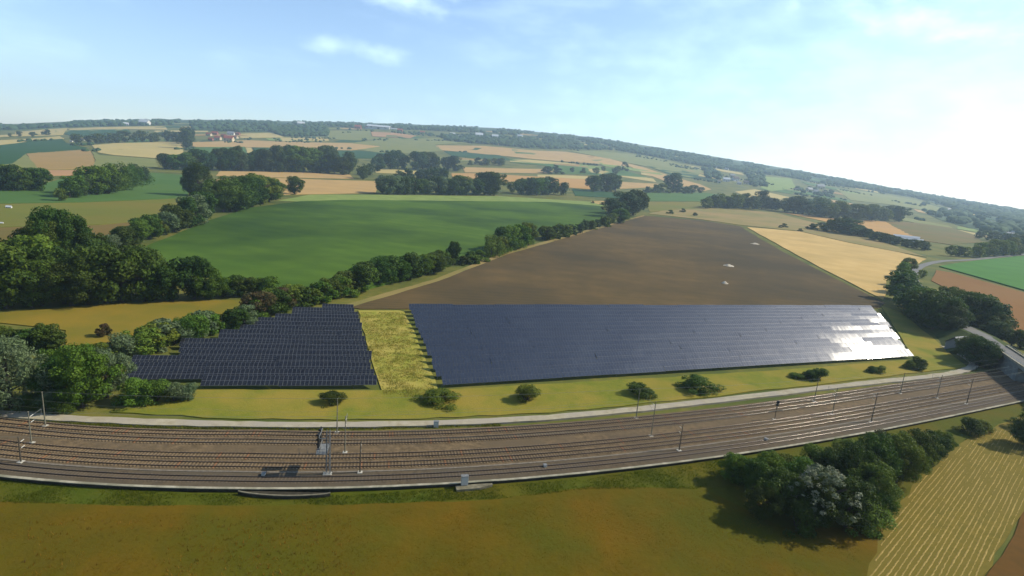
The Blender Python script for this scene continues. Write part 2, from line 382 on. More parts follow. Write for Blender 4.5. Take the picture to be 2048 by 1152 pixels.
field('tan', [(424, 388), (432, 360), (478, 354), (620, 359), (756, 363), (752, 386), (600, 389), (500, 392)])
field('teal', [(1145, 378), (1200, 383), (1250, 388), (1250, 398), (1150, 392)])
field('tan', [(1182, 403), (1243, 402), (1245, 414), (1188, 411)])
field('mid', [(1292, 386), (1412, 386), (1482, 396), (1480, 404), (1300, 402)])
field('margin', [(1522, 353), (1582, 358), (1592, 376), (1542, 383), (1522, 376)])
field('tan2', [(1470, 384), (1510, 379), (1592, 398), (1586, 406), (1500, 396)])
field('olive', [(1600, 397), (1716, 415), (1712, 424), (1604, 410)])
field('olive', [(1672, 378), (1740, 385), (1832, 401), (1882, 416), (1872, 426), (1792, 411), (1702, 401)])
field('leftgreen', [(1290, 405), (1400, 404), (1480, 408), (1500, 420), (1400, 418), (1300, 424)])
field('dry', [(1296, 428), (1330, 421), (1400, 416), (1548, 425), (1644, 450), (1764, 484), (1853, 515), (1700, 486), (1600, 463), (1484, 451), (1400, 439)])
field('apricot', [(1562, 425), (1620, 432), (1700, 440), (1770, 443), (1840, 480), (1800, 476), (1700, 456), (1640, 441)])
field('leftbrown', [(1770, 444), (1832, 446), (1900, 456), (1948, 470), (1964, 484), (1902, 490), (1840, 481)])
field('straw', [(1494, 455), (1600, 464), (1700, 487), (1800, 506), (1852, 519), (1822, 535), (1790, 548), (1772, 562), (1772, 588), (1766, 600), (1640, 536), (1560, 492)], h=0.15)
field('mid', [(-200, 420), (-200, 385), (0, 382), (60, 376), (130, 356), (300, 346), (372, 351), (377, 396), (150, 405), (0, 407)])
field('leftgreen', [(-200, 424), (0, 409), (150, 407), (372, 398), (424, 401), (384, 421), (300, 442), (200, 450), (0, 455), (-200, 460)])
field('leftbrown', [(-200, 462), (0, 457), (200, 452), (300, 443), (240, 462), (214, 482), (180, 504), (60, 507), (-200, 512)], h=0.2)
field('margin', [(556, 402), (620, 390), (760, 390), (1000, 393), (1180, 404), (1242, 406), (1245, 415), (1200, 413), (900, 403), (700, 401), (600, 404)])
field('green', [(232, 518), (330, 480), (420, 442), (500, 417), (600, 404), (700, 401), (900, 403), (1100, 405), (1200, 413), (1215, 427), (1190, 452), (1080, 472), (980, 502), (900, 532), (800, 562), (690, 592), (560, 580), (420, 556), (330, 536)], h=0.5)
field('brown', [(688, 613), (870, 561), (1010, 507), (1120, 477), (1230, 447), (1290, 432), (1400, 441), (1480, 453), (1558, 500), (1636, 541), (1718, 581), (1770, 607), (1756, 617), (1500, 617), (1100, 618), (800, 619), (720, 619)])
field('dry', [(684, 612), (868, 560), (1008, 506), (1118, 476), (1228, 446), (1288, 431), (1289.5, 432.5), (1231, 448.5), (1123, 479), (1014, 509.5), (876, 563.5), (707, 614)])
field('ochre', [(-200, 640), (0, 627), (150, 614), (330, 605), (522, 600), (512, 611), (430, 642), (380, 657), (300, 677), (222, 692), (132, 692), (132, 662), (0, 647), (-200, 660)])
field('strip', [(716, 622), (808, 622), (835, 680), (875, 778), (850, 800), (770, 795), (762, 778), (738, 700)])
field('orange', [(1872, 541), (1902, 546), (2048, 586), (2300, 662), (2400, 830), (2100, 730), (2022, 667), (1992, 632), (1962, 602), (1902, 582), (1862, 562)])
field('rightgreen', [(1878, 534), (1950, 523), (2048, 513), (2300, 502), (2400, 640), (2300, 656), (2048, 582), (1950, 554)], h=0.6)
field('verge', [(220, 826), (380, 780), (760, 782), (900, 780), (1300, 758), (1600, 738), (1830, 720), (1780, 640), (1762, 612), (1800, 625), (1880, 690), (1935, 735), (1700, 762), (1400, 797), (1100, 827), (800, 840), (500, 840)])
field('lowverge', [(-100, 950), (150, 972), (330, 984), (600, 990), (800, 982), (1000, 968), (1200, 950), (1400, 922), (1600, 886), (1800, 850), (1950, 822), (2060, 800), (2150, 850), (1930, 880), (1840, 960), (1770, 1060), (1560, 1060), (1400, 985), (1180, 985), (1000, 1004), (700, 1018), (300, 1022), (-100, 1010)])
field('fore', [(-400, 1000), (0, 1006), (300, 1014), (700, 1012), (1000, 1000), (1180, 976), (1400, 976), (1560, 1056), (1800, 1056), (1775, 1160), (1740, 1500), (900, 2600), (-900, 2200), (-900, 1200)], name='meadow')
mown = field('mown', [(1732, 1160), (1768, 1060), (1836, 960), (1934, 880), (2056, 826), (2300, 830), (2400, 900), (2060, 1000), (1964, 1156), (1850, 1400), (1690, 1500)], name='mown_field')
MOWN_Z = 0.03 + 0.001 * LAYER[0] + 0.05
field('ploughed', [(1970, 1156), (2064, 1003), (2400, 905), (2900, 1100), (2600, 1700), (1700, 1900), (1850, 1410)], name='ploughed_field')

# straw windrows on the mown field: loose ridges one can tell apart
m_straw = mat('straw', C(196, 168, 98), 1.0, C(160, 138, 74), .7, 6, spec=0.1)
A0, A1 = P(1752, 1140)[:2], P(1950, 884)[:2]
B0, B1 = P(1955, 1150)[:2], P(2080, 960)[:2]
fld = [tuple(q) for q in pxpoly([(1736, 1160), (1772, 1062), (1840, 962), (1938, 883), (2056, 830), (2200, 850), (2300, 905), (2058, 998), (1958, 1156), (1850, 1350), (1730, 1400)])]
dirv = (A1 - A0) / np.linalg.norm(A1 - A0); nrmv = np.array([dirv[1], -dirv[0]])
for k in range(76):
    base = A0 + nrmv * (-5.4 + k * .78) - dirv * 20
    V = []; Fs = []; cur = 0; ph = random.uniform(0, 6)
    for si in range(330):
        sdist = si * .45; q = base + dirv * sdist + nrmv * (0.05 * math.sin(sdist * .21 + k) + random.uniform(-.05, .05))
        if not inside(tuple(q), fld): cur = 0; continue
        amp = .75 + .25 * math.sin(sdist * .35 + ph) * math.sin(sdist * .11 + 2 * ph) + random.uniform(-.2, .2)
        wd = .07 + .11 * max(.1, amp); hh = .015 + .11 * max(0, amp)
        b0 = len(V)
        for off, zz in ((-wd, 0), (-wd * .4, hh * .8), (random.uniform(-.05, .05), hh), (wd * .5, hh * .7), (wd, 0)): V.append((q[0] + nrmv[0] * off, q[1] + nrmv[1] * off, MOWN_Z - .04 + zz))
        if cur:
            for t in range(4): a = b0 - 5 + t; Fs.append((a, a + 1, a + 6, a + 5))
        cur = 1
    if Fs: obj('windrow', mesh_from('windrow', V, Fs, [m_straw]), mown)

# ------------------------------------------------------------------ railway
_e = np.array([P(*p, .6)[:2] for p in [(0, 948), (500, 978), (800, 976), (1024, 961), (1274, 938), (1524, 900), (1780, 859), (2042, 804)]])
_c = np.polyfit(_e[:, 0], _e[:, 1], 4); _d = np.polyder(_c)
def edge_y(x):
    xc = np.clip(x, -95, 170); return np.polyval(_c, xc) + np.polyval(_d, xc) * (x - xc)
def line(off, z, x0=-150., x1=215., step=2.0):
    """polyline parallel to the retaining wall, off metres north of it"""
    o = []
    for x in np.arange(x0, x1 + .01, step):
        g = float(np.polyval(_d, np.clip(x, -95, 170))); nn = np.array([-g, 1]) / math.hypot(g, 1)
        s = float(np.interp(x, [-105, -50, 130, 200], [.82, 1, 1, .92])); k = off * s - float(np.interp(x, [-105, -50], [1.4, 0]))
        o.append(np.array([x + nn[0] * k, edge_y(x) + nn[1] * k, z]))
    return o
BZ = 0.75
m_ballast = mat('ballast', C(144, 122, 90), 1.0, C(104, 88, 64), 0.9, 8, C(116, 100, 76), 0.07, bump=0.06, bscale=7, spec=0.15)
m_ballast2 = mat('old_ballast', C(118, 102, 78), 1.0, C(92, 80, 62), 0.9, 8, C(104, 94, 76), 0.07, bump=0.06, bscale=7, spec=0.15)
far_, near_ = line(22.5, BZ), line(0.5, BZ); mid_ = line(6.0, BZ)
def between(name, la, lb, M, z0=0.1):
    V = []; Fs = []
    for i in range(len(la)):
        a, b = la[i], lb[i]; n0 = len(V)
        V += [(a[0], a[1], a[2]), (b[0], b[1], b[2]), (a[0], a[1], z0), (b[0], b[1], z0)]
        if i:
            k = 4 * i; j = k - 4; Fs += [(j, j + 1, k + 1, k), (j + 2, j, k, k + 2), (j + 1, j + 3, k + 3, k + 1)]
    return tag(obj(name, mesh_from(name, V, Fs, [M])), kind='structure')
between('ballast_bed', far_, line(6.0, BZ), m_ballast)
between('ballast_bed', line(6.0, BZ), near_, m_ballast2)
m_sleeper = mat('concrete_sleeper', C(162, 140, 108), 0.9, C(120, 100, 74), 3, 4, spec=0.2)
m_sleeper2 = mat('buried_sleeper', C(126, 110, 90), 0.9, C(104, 90, 74), 3, 4, spec=0.2)
m_rust = mat('rusty_rail_web', C(74, 50, 36), 0.8, C(58, 42, 32), 4, 4, spec=0.3)
m_rail = mat('worn_rail_head', (0.17, 0.15, 0.13), 0.24, metal=1.0)
def rail_mesh(pts, side):
    prof = [(-.06, 0, 0), (.06, 0, 0), (.045, .10, 0), (.034, .155, 1), (.018, .170, 1), (-.018, .170, 1), (-.034, .155, 1), (-.045, .10, 0)]
    V = []; Fs = []; fm = []
    for i, p in enumerate(pts):
        t = pts[min(i + 1, len(pts) - 1)] - pts[max(i - 1, 0)]; t = t[:2] / np.linalg.norm(t[:2]); nn = np.array([-t[1], t[0]])
        for (u, v, _) in prof:
            q = p[:2] + nn * (side + u); V.append((q[0], q[1], p[2] + v))
        if i:
            for k in range(8):
                a = (i - 1) * 8 + k; b = (i - 1) * 8 + (k + 1) % 8; Fs.append((a, b, b + 8, a + 8)); fm.append(1 if k in (3, 4, 5) else 0)
    return mesh_from('rail', V, Fs, [m_rust, m_rail], fm, smooth=True)
mb = MB(); mb.box(-1.3, 1.3, -.13, .13, -.14, .0); me_sl = mb.mesh('sleeper', [m_sleeper])
mb = MB(); mb.box(-1.3, 1.3, -.13, .13, -.14, .0); me_sl2 = mb.mesh('sleeper', [m_sleeper2])
m_sleeper3 = mat('rust_stained_sleeper', C(176, 124, 84), 0.9, C(146, 108, 78), 3, 4, spec=0.2)
mb = MB(); mb.box(-1.3, 1.3, -.13, .13, -.14, .0); me_slr = mb.mesh('sleeper', [m_sleeper3])
TRACKS = [(20.6, 'railway track with concrete sleepers, the one beside the gravel path'), (17.1, 'railway track with concrete sleepers, second from the gravel path'),
          (11.3, 'railway track with concrete sleepers, third from the gravel path'), (7.9, 'railway track with concrete sleepers, fourth from the gravel path'),
          (3.1, 'railway track sunk in dark ballast beside the low retaining wall')]
for ti, (off, lab) in enumerate(TRACKS):
    z = BZ + (0.10 if ti < 4 else 0.03)
    pts = line(off, z, step=1.5)
    T = tag(empty('railway_track', tuple(pts[len(pts) // 2])), lab, 'railway track', 'parallel railway tracks'); T.location = (0, 0, 0)
    for sd_ in (-.7525, .7525): obj('rail', rail_mesh(pts, sd_), T)
    # sleepers every 0.6 m; the 300 in the middle are single parts, the rest one part
    acc_ = 0.0; sl = []
    for i in range(1, len(pts)):
        seg = pts[i] - pts[i - 1]; ln_ = np.linalg.norm(seg); ang = math.atan2(seg[1], seg[0])
        while acc_ < ln_:
            sl.append((pts[i - 1] + seg * acc_ / ln_, ang)); acc_ += 0.66
        acc_ -= ln_
    sl.sort(key=lambda q: np.hypot(q[0][0], q[0][1]))
    mesh_ = me_sl if ti < 4 else me_sl2
    for q, a in sl[:300]: obj('sleeper', me_slr if random.random() < (.04 if ti < 4 else 0) else mesh_, T, tuple(q + np.array([0, 0, random.uniform(-.015, .01)])), a + math.pi / 2 + random.uniform(-.02, .02))
    mb = MB()
    for q, a in sl[300:]:
        c_, s_ = math.cos(a + math.pi / 2), math.sin(a + math.pi / 2); b0 = len(mb.v); mb.box(-1.3, 1.3, -.13, .13, -.14, 0)
        for k in range(b0, b0 + 8):
            x, y, zz = mb.v[k]; mb.v[k] = (q[0] + x * c_ - y * s_, q[1] + x * s_ + y * c_, q[2] + zz)
    tag(mb.build('sleepers', m_sleeper if ti < 4 else m_sleeper2, T), kind='stuff')
# cable troughs and the low concrete retaining wall along the near side
m_conc = mat('pale_concrete', C(206, 198, 172), 0.9, C(168, 160, 136), 0.8, 6, C(150, 146, 120), 0.3, bump=0.02, bscale=6, spec=0.2)
m_conc2 = mat('grey_concrete', C(150, 156, 152), 0.9, C(120, 124, 118), 0.5, 6, spec=0.2)
m_dark_shaded = mat('dark_shaded_concrete', C(82, 76, 62), .95, C(58, 54, 42), .9, 6, spec=.1)  # shade of the wall's south face painted in; also darkens the culvert head
wl = line(0.0, 0, step=6.0)
WALL = tag(empty('retaining_wall', (0, 0, 0)), 'long low concrete retaining wall between the ballast and the meadow verge', 'wall')
for i in range(len(wl) - 1):
    a, b = wl[i], wl[i + 1]; dv = b - a; ln_ = math.hypot(dv[0], dv[1])
    mb = MB(); hh = random.uniform(-.02, .02)
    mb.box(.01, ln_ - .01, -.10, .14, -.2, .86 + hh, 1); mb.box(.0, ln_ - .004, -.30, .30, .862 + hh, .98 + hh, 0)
    mb.build('wall_panel', [m_conc, m_dark_shaded], WALL, loc=(a[0], a[1], 0), rz=math.atan2(dv[1], dv[0]))
for off, z in ((5.6, BZ + .02),):
    tr_ = line(off, z + .06, step=3.0); ribbon('cable_trough', tr_, .45, mat('trough_lid', C(150, 140, 122), .9, C(120, 108, 92), 2, 4), thick=.2)
# culvert head that bulges out of the wall
def edge_pt(px, py, h=0.0): return P(px, py, h)
a, b = P(478, 978, 1.0), P(662, 982, 1.0); dv = b - a; LN = math.hypot(dv[0], dv[1])
CV = tag(empty('culvert_head', (a[0], a[1], 0), math.atan2(dv[1], dv[0])), 'pale concrete culvert head bulging from the low wall by the tracks', 'culvert')
V = []; Fs = []; n = 16
for k in range(n + 1):
    t = k / n; y = -1.1 * math.sin(math.pi * t) ** .7 - .25; x = t * LN
    V += [(x, -.2, .80), (x, y, .80), (x, y - .0, -.1), (x, y - .3, .80), (x, y - .3, .95), (x, y, .95), (x, y - .3, -.1)]
    if k:
        i = 7 * k; j = i - 7; Fs += [(j, j + 1, i + 1, i), (j + 3, j + 4, i + 4, i + 3), (j + 4, j + 5, i + 5, i + 4), (j + 5, j + 1, i + 1, i + 5), (j + 6, j + 3, i + 3, i + 6)]
obj('headwall', mesh_from('headwall', V, Fs, [mat('weathered_coping', C(150, 142, 118), .95, C(112, 106, 86), 1.0, 6), m_dark_shaded], [(1 if k % 5 in (0, 4) else 0) for k in range(len(Fs))]), CV)
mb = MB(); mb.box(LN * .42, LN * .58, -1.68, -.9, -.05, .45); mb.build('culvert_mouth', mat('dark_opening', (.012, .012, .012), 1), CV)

# gravel path beside the railway
m_path = mat('gravel_path', C(204, 194, 166), 1.0, C(178, 166, 136), 0.6, 7, C(188, 178, 160), 0.1, bump=0.03, bscale=5, spec=0.1)
pp = [P(*p, .5) for p in [(-150, 812), (0, 826), (200, 839), (500, 848), (800, 847), (1100, 834), (1400, 804), (1700, 769), (1860, 752), (1925, 741)]]
pp += [P(1948, 728, .5), P(1936, 716, .5), P(1912, 703, .5), P(1886, 692, .5)]
ribbon('gravel_path', smooth_line(pp, 10), 2.7, m_path, wob=.2)

# ------------------------------------------------------------------ road, embankment and bridge at the right
m_road = mat('worn_asphalt', C(128, 126, 120), 0.9, C(106, 105, 100), 0.3, 6, spec=0.3)
rp = [P(2400, 490, .3), P(2200, 500, .3), P(2048, 509, .3), P(1950, 518.5, .3), P(1885, 522, .3), P(1848, 530, .3), P(1829, 543, .3), P(1829, 562, .4), P(1850, 590, .8), P(1890, 630, 2.2), P(1938, 657, 5), P(1967, 671, 6), P(2000, 693, 7), np.array([186., 191.2, 7]), np.array([176.2, 168, 7]), np.array([165, 142, 7]), np.array([150, 108, 7])]
rline = smooth_line(rp, 8)
ribbon('road', [q for q in rline], [4.7 if q[1] < 232 else 6.5 for q in rline], m_road, thick=.3)
m_bank = mat('bank_grass', C(84, 96, 40), 1, C(66, 84, 34), .3, 6, bump=.15, spec=.1)
bank = [q for q in rline if 214 < q[1] < 345 and q[0] < 300]
V = []; Fs = []
for i, p in enumerate(bank):
    t = bank[min(i + 1, len(bank) - 1)] - bank[max(i - 1, 0)]; t = t[:2] / np.linalg.norm(t[:2]); nn = np.array([-t[1], t[0]]); hh = p[2] - float(terr(p[0], p[1]))
    for off, z in ((-5 - 1.6 * hh, -.2), (-5, hh - .12), (5, hh - .12), (5 + 1.6 * hh, -.2)):
        q = p[:2] + nn * off; V.append((q[0], q[1], float(terr(p[0], p[1])) + z))
    if i:
        for k in range(3): a_ = 4 * (i - 1) + k; Fs.append((a_, a_ + 1, a_ + 5, a_ + 4))
n_ = len(V); Fs.append((n_ - 4, n_ - 3, n_ - 2, n_ - 1))
tag(obj('embankment', mesh_from('embankment', V, Fs, [m_bank])), kind='structure')
b0, b1 = np.array([196., 214.5]), np.array([150., 108.]); bd = b1 - b0; BL = np.linalg.norm(bd)
BR = tag(empty('road_bridge', (b0[0], b0[1], 0), math.atan2(bd[1], bd[0])), 'grey concrete road bridge with railings carrying the road over the tracks', 'bridge')
mb = MB(); mb.box(0, BL, -3.1, 3.1, 5.9, 6.66); mb.build('deck', m_conc2, BR)
for s in (-1, 1):
    mb = MB(); y = s * 2.75; mb.box(0, BL, min(y, y + s * .45), max(y, y + s * .45), 6.662, 7.35); mb.box(0, BL, y - .05, y + .5 * s + .05 if s > 0 else y + .05, 7.353, 7.45) if s > 0 else mb.box(0, BL, y - .5, y + .05, 7.353, 7.45)
    pa = mb.build('parapet', m_conc, BR)
    mb = MB()
    for k in range(int(BL / 2)): mb.tube((1 + 2 * k, y + s * .22, 7.45), (1 + 2 * k, y + s * .22, 8.1), .04)
    mb.tube((1, y + s * .22, 8.1), (BL - 1, y + s * .22, 8.1), .045); mb.tube((1, y + s * .22, 7.8), (BL - 1, y + s * .22, 7.8), .03)
    mb.build('railing', mat('galvanised_steel', C(190, 196, 196), .5, metal=.6), BR)
for x0, x1 in ((.5, 30), (BL - 24, BL - 10)):
    mb = MB(); mb.box(x0, x1, -2.9, 2.9, -.3, 5.9); mb.build('abutment', m_conc2, BR)
for x in (44, 60):
    mb = MB(); mb.box(x - .5, x + .5, -2.4, 2.4, -.2, 5.9); mb.build('pier', m_conc2, BR)

# ------------------------------------------------------------------ solar park
m_frame = mat('aluminium_frame', C(128, 132, 138), .6, metal=.2)
m_glass = mat('solar_glass', (0.009, 0.010, 0.014), 0.06, (0.014, 0.015, 0.018), 0.8, 3, spec=0.38)
m_steel = mat('galvanised_posts', C(150, 152, 152), .5, metal=.6)
m_frame2 = mat('dark_anodised_frame', C(84, 90, 100), .5, metal=.3)
m_glass2 = mat('blue_solar_glass', (0.012, 0.015, 0.024), 0.075, (0.018, 0.021, 0.030), 0.8, 3, spec=1.0)
def panel_mesh(m_frame, m_glass):
    mb = MB(); mb.box(0, 1.04, 0, 3.36, -.04, 0, 0)
    for k in range(2):
        y0 = .035 + k * 1.68; mb.poly([(.03, y0, .004), (1.01, y0, .004), (1.01, y0 + 1.61, .004), (.03, y0 + 1.61, .004)], 1)
    return mb.mesh('panel', [m_frame, m_glass])
me_panel = panel_mesh(m_frame, m_glass); me_panel2 = panel_mesh(m_frame2, m_glass2)
def solar_block(poly_px, theta, pitch_, tilt, start, group, label_fn, ragged=0.0):
    rows = []
    if isinstance(pitch_, int):                      # rows fanned between two end lines
        nl, fl, nr, fr_ = (P(*q)[:2] for q in poly_px)
        for k in range(pitch_):
            t = k / (pitch_ - 1); rows.append((nl + (fl - nl) * t, nr + (fr_ - nr) * t))
    else:
        poly = [tuple(q) for q in pxpoly(poly_px)]
        u = np.array([math.cos(theta), math.sin(theta)]); v = np.array([-u[1], u[0]])
        s0 = min(np.dot(q, v) for q in poly); s1 = max(np.dot(q, v) for q in poly); s = s0 + start
        while s < s1 - .5:
            ts = [t for t in np.arange(-400, 400, .53) if inside(tuple(u * t + v * s), poly)]
            if len(ts) > 20: rows.append((u * min(ts) + v * s, u * max(ts) + v * s))
            s += pitch_
    for k, (ra, rb) in enumerate(rows):
            u = (rb - ra) / np.linalg.norm(rb - ra); theta = math.atan2(u[1], u[0])
            t0, t1 = random.uniform(-ragged, ragged) * .3, np.linalg.norm(rb - ra) + random.uniform(-ragged, ragged)
            o = ra + u * t0
            g = float(terr(o[0], o[1]))
            row = tag(empty('solar_panel_row', (o[0], o[1], g + .3), theta), label_fn(k), 'solar panels', group)
            n = int((t1 - t0) / 1.07); base_t = 0; tz = 0; tt = tilt
            sup = MB()
            for i in range(n):
                if i % 17 == 0:
                    tz = random.uniform(-.10, .10) + random.choice([0, 0, .12]); tt = tilt + R(random.gauss(0, .8))
                    x = i * 1.07 + .5
                    sup.tube((x, .7, -.4), (x, .7, 1.15 + tz), .05, n=4); sup.tube((x, 2.2, -.4), (x, 2.2, 2.0 + tz), .05, n=4)
                xx = i * 1.07
                obj('panel', me_panel2 if isinstance(pitch_, int) else me_panel, row, (xx, random.uniform(-.01, .01), .75 + tz), rot=(tt + R(random.uniform(-.35, .35)), R(random.uniform(-.5, .5)), 0))
            sup.tube((0, .66, 1.05), (n * 1.07, .66, 1.05), .04, n=4); sup.tube((0, 2.2, 1.95), (n * 1.07, 2.2, 1.95), .04, n=4)
            sup.build('support_frame', m_steel, row)
ORD = ['first', 'second', 'third', 'fourth', 'fifth', 'sixth', 'seventh', 'eighth', 'ninth', 'tenth', 'eleventh', 'twelfth', 'thirteenth', 'fourteenth', 'fifteenth', 'sixteenth', 'seventeenth', 'eighteenth']
solar_block([(243, 770), (262, 727), (352, 726), (354, 700), (433, 698), (436, 674), (474, 672), (476, 660), (510, 661), (513, 650), (545, 650), (548, 639), (580, 639), (582, 630), (640, 630), (645, 622), (712, 624), (760, 780), (390, 781)], R(13), 5.0, R(29), .6, 'rows of the smaller stepped solar block', lambda k: f'{ORD[k]} row of dark solar panels from the tracks, in the smaller stepped block')
solar_block([(882, 777), (818, 626), (1826, 717), (1750, 624)], 0, 14, R(36), 0, 'rows of the long bluish solar block', lambda k: f'{ORD[k]} row of bluish solar panels from the tracks, in the long reflecting block', ragged=1.6)

# ------------------------------------------------------------------ masts, signals, cabinets, wires
m_mast = mat('concrete_mast', C(150, 146, 124), .8, C(120, 114, 94), 2, 4)
m_mast2 = mat('dark_steel_mast', C(96, 88, 72), .7, C(74, 66, 54), 2, 4)
m_sig = mat('signal_black', C(30, 32, 32), .6)
m_grey = mat('signal_grey', C(150, 152, 150), .6, C(126, 128, 126), 3, 3)
m_ins = mat('insulator_white', C(232, 228, 214), .5)
m_foot = mat('mast_footing', C(214, 208, 190), .9)
def mast(px, py, hpx, M, arm, label, group):
    p = P(px, py, BZ if py > 0 else 0); h = metres(p, hpx)
    g = float(np.polyval(_d, np.clip(p[0], -95, 170))); rz = math.atan(g)
    T = tag(empty('catenary_mast', tuple(p), rz), label, 'mast', group)
    mb = MB(); mb.box(-.45, .45, -.45, .45, -.5, .12); mb.build('footing', m_foot, T)
    mb = MB(); mb.tube((0, 0, .1), (0, 0, h), .14, .08, 8); mb.build('pole', M, T)
    mb = MB(); mb.tube((0, 0, h + .0), (0, 0, h + .12), .14, .1, 8); mb.build('pole_cap', M, T)
    if arm:
        y = arm
        a = MB(); a.tube((0, 0, h - 1.1), (-.0, y, h - .5), .03); a.tube((0, 0, h - 2.3), (0, y * .95, h - 1.8), .028); a.tube((0, y, h - .5), (0, y * .95, h - 1.8), .03); a.build('cantilever_arm', m_mast2 if M is m_mast2 else m_grey, T)
        b = MB(); b.tube((0, y * .12, h - 1.03), (0, y * .36, h - .88), .07, .06, 8); b.tube((0, y * .12, h - 2.24), (0, y * .36, h - 2.1), .07, .06, 8); b.build('insulator', m_ins, T)
    return p, h
FAR = [(91, 852, 67), (674, 865, 67), (1272, 836, 57), (1628, 803, 44), (1800, 787, 40)]
MIDR = [(63, 886, 62), (690, 905, 72), (1302, 872, 68), (1664, 829, 52), (1873, 796, 45)]
NEAR = [(42, 924, 50), (720, 945, 61), (1358, 901, 52), (1742, 844, 58), (1933, 808, 50)]
where = ['by the willow and dark trees', 'beside the big signal mast', 'in front of the long solar block', 'near the small post signal', 'closest to the road bridge']
tops = []
for lst, M, arm, rowtxt in ((FAR, m_mast, 0, 'pale concrete mast between path and tracks'), (MIDR, m_mast, 2.6, 'slim mast between the second and third tracks'), (NEAR, m_mast2, 2.8, 'dark mast between the fourth and fifth tracks')):
    tl = []
    for i, (x, y, hp) in enumerate(lst): tl.append(mast(x, y, hp, M, arm, f'{rowtxt} {where[i]}', 'overhead line masts'))
    tops.append(tl)
# wires
m_wire = mat('copper_wire', C(190, 190, 170), .4, metal=.5)
def wire(pts, r, label):
    mb = MB()
    for a, b in zip(pts, pts[1:]):
        n = 8
        for k in range(n):
            t0, t1 = k / n, (k + 1) / n; sag = lambda t: -.45 * 4 * t * (1 - t)
            q0 = a + (b - a) * t0; q1 = a + (b - a) * t1
            mb.tube((q0[0], q0[1], q0[2] + sag(t0)), (q1[0], q1[1], q1[2] + sag(t1)), r, n=4, cap=False)
    tag(mb.build('overhead_wire', m_wire), label, 'wire', 'overhead wires')
for tl, lab in zip(tops, ('thin pale wire strung along the masts beside the gravel path', 'thin wire strung along the masts between the second and third tracks', 'thin wire strung along the masts between the fourth and fifth tracks')):
    pts = [p + np.array([0, 0, h + .1]) for p, h in tl]
    pts = [2 * pts[0] - pts[1]] + pts + [pts[-1] + (pts[-1] - pts[-2]) * .8]
    wire(pts, .02, lab)
for (off, lab), k in zip(TRACKS[:4], range(4)):
    wire([q for q in line(off, BZ + 5.6, step=30)], .012, f'contact wire above the {["first", "second", "third", "fourth"][k]} track from the gravel path')

# big signal mast with heads hung on a bracket
p = P(656, 948, BZ); SG = tag(empty('signal_mast', tuple(p), math.atan(float(np.polyval(_d, p[0])))), 'grey lattice signal mast with cluster of black signal heads above the tracks', 'signal')
HS = 9.0
mb = MB(); mb.box(-.9, .7, -.5, .5, -.3, .16); mb.build('footing', m_foot, SG)
mb = MB()
for sx in (-.34, .34):
    for sy in (-.3, .3): mb.tube((sx, sy, .1), (sx * .8, sy * .8, HS), .06, n=5)
for k in range(14):
    z0, z1 = .2 + k * .62, .2 + (k + 1) * .62; s = 1 if k % 2 else -1
    mb.tube((-.34 * s, -.3, z0), (.34 * s, -.3, z1), .035, n=4); mb.tube((-.34 * s, .3, z0), (.34 * s, .3, z1), .035, n=4)
    mb.tube((-.34, -.3 * s, z0), (-.34, .3 * s, z1), .035, n=4); mb.tube((.34, -.3 * s, z0), (.34, .3 * s, z1), .035, n=4)
mb.build('lattice_pole', m_grey, SG)
mb = MB(); mb.box(-2.2, -.2, -.5, 3.6, 4.3, 4.38); mb.box(-1.75, -.2, -.08, .08, 7.3, 7.42); mb.box(-1.7, -1.58, -.3, 3.5, 7.6, 7.72); mb.box(-1.7, -1.58, -.3, 3.5, 5.2, 5.32); mb.build('bracket', m_grey, SG)
mb = MB()
for x, y in ((-2.15, -.45), (-1.5, -.45), (-.9, -.45), (-2.15, 1.0), (-2.15, 2.3), (-2.15, 3.55), (-.9, 3.55)): mb.tube((x, y, 4.38), (x, y, 5.4), .025, n=4)
for z in (4.9, 5.4): mb.tube((-2.15, -.45, z), (-.4, -.45, z), .025, n=4); mb.tube((-2.15, -.45, z), (-2.15, 3.55, z), .025, n=4); mb.tube((-2.15, 3.55, z), (-.9, 3.55, z), .025, n=4)
mb.build('platform_railing', m_grey, SG)
for y, z0, z1, wdt in ((.4, 5.5, 8.2, 1.2), (2.6, 5.5, 8.2, 1.2), (1.5, 4.45, 5.5, .8)):
    hd = MB(); hd.box(-1.96, -1.71, y - wdt / 2, y + wdt / 2, z0, z1); o = hd.build('signal_head', m_sig, SG)
    n = 3 if z1 - z0 > 1.5 else 1
    for k in range(n):
        zz = z0 + (z1 - z0) * (k + .5) / n; ln_ = MB(); ln_.tube((-1.964, y, zz), (-2.0, y, zz), .13, n=10); ln_.build('lens', mat('lens_glass', C(60, 70, 70), .15), o)
        hdm = MB(); hdm.tube((-1.97, y, zz + .05), (-2.25, y, zz + .02), .2, .2, 10, cap=False); hdm.build('visor', m_sig, o)
mb = MB(); mb.box(-1.9, -1.75, -.5, -.25, 4.6, 5.1); mb.build('identity_plate', m_ins, SG)
mb = MB(); [mb.tube((.48, -.12 + .24 * s, .2), (.42, -.12 + .24 * s, HS - .6), .02, n=4) for s in (0, 1)]; mb.build('ladder', m_grey, SG)
# small post signal further on
p = P(1549, 839, BZ); h = metres(p, 36); SG2 = tag(empty('post_signal', tuple(p)), 'slim post signal with one black head between the tracks', 'signal')
mb = MB(); mb.tube((0, 0, -.3), (0, 0, h - 1), .09, .08, 8); mb.build('post', m_mast2, SG2)
mb = MB(); mb.box(-.35, .35, -.25, .1, h - 1.2, h + .2); hd = mb.build('signal_head', m_sig, SG2)
mb = MB(); mb.tube((0, -.254, h - .3), (0, -.29, h - .3), .12, n=10); mb.build('lens', MATS['lens_glass'], hd)
mb = MB(); mb.box(-.4, .4, -.4, .4, -.4, .1); mb.build('footing', m_foot, SG2)
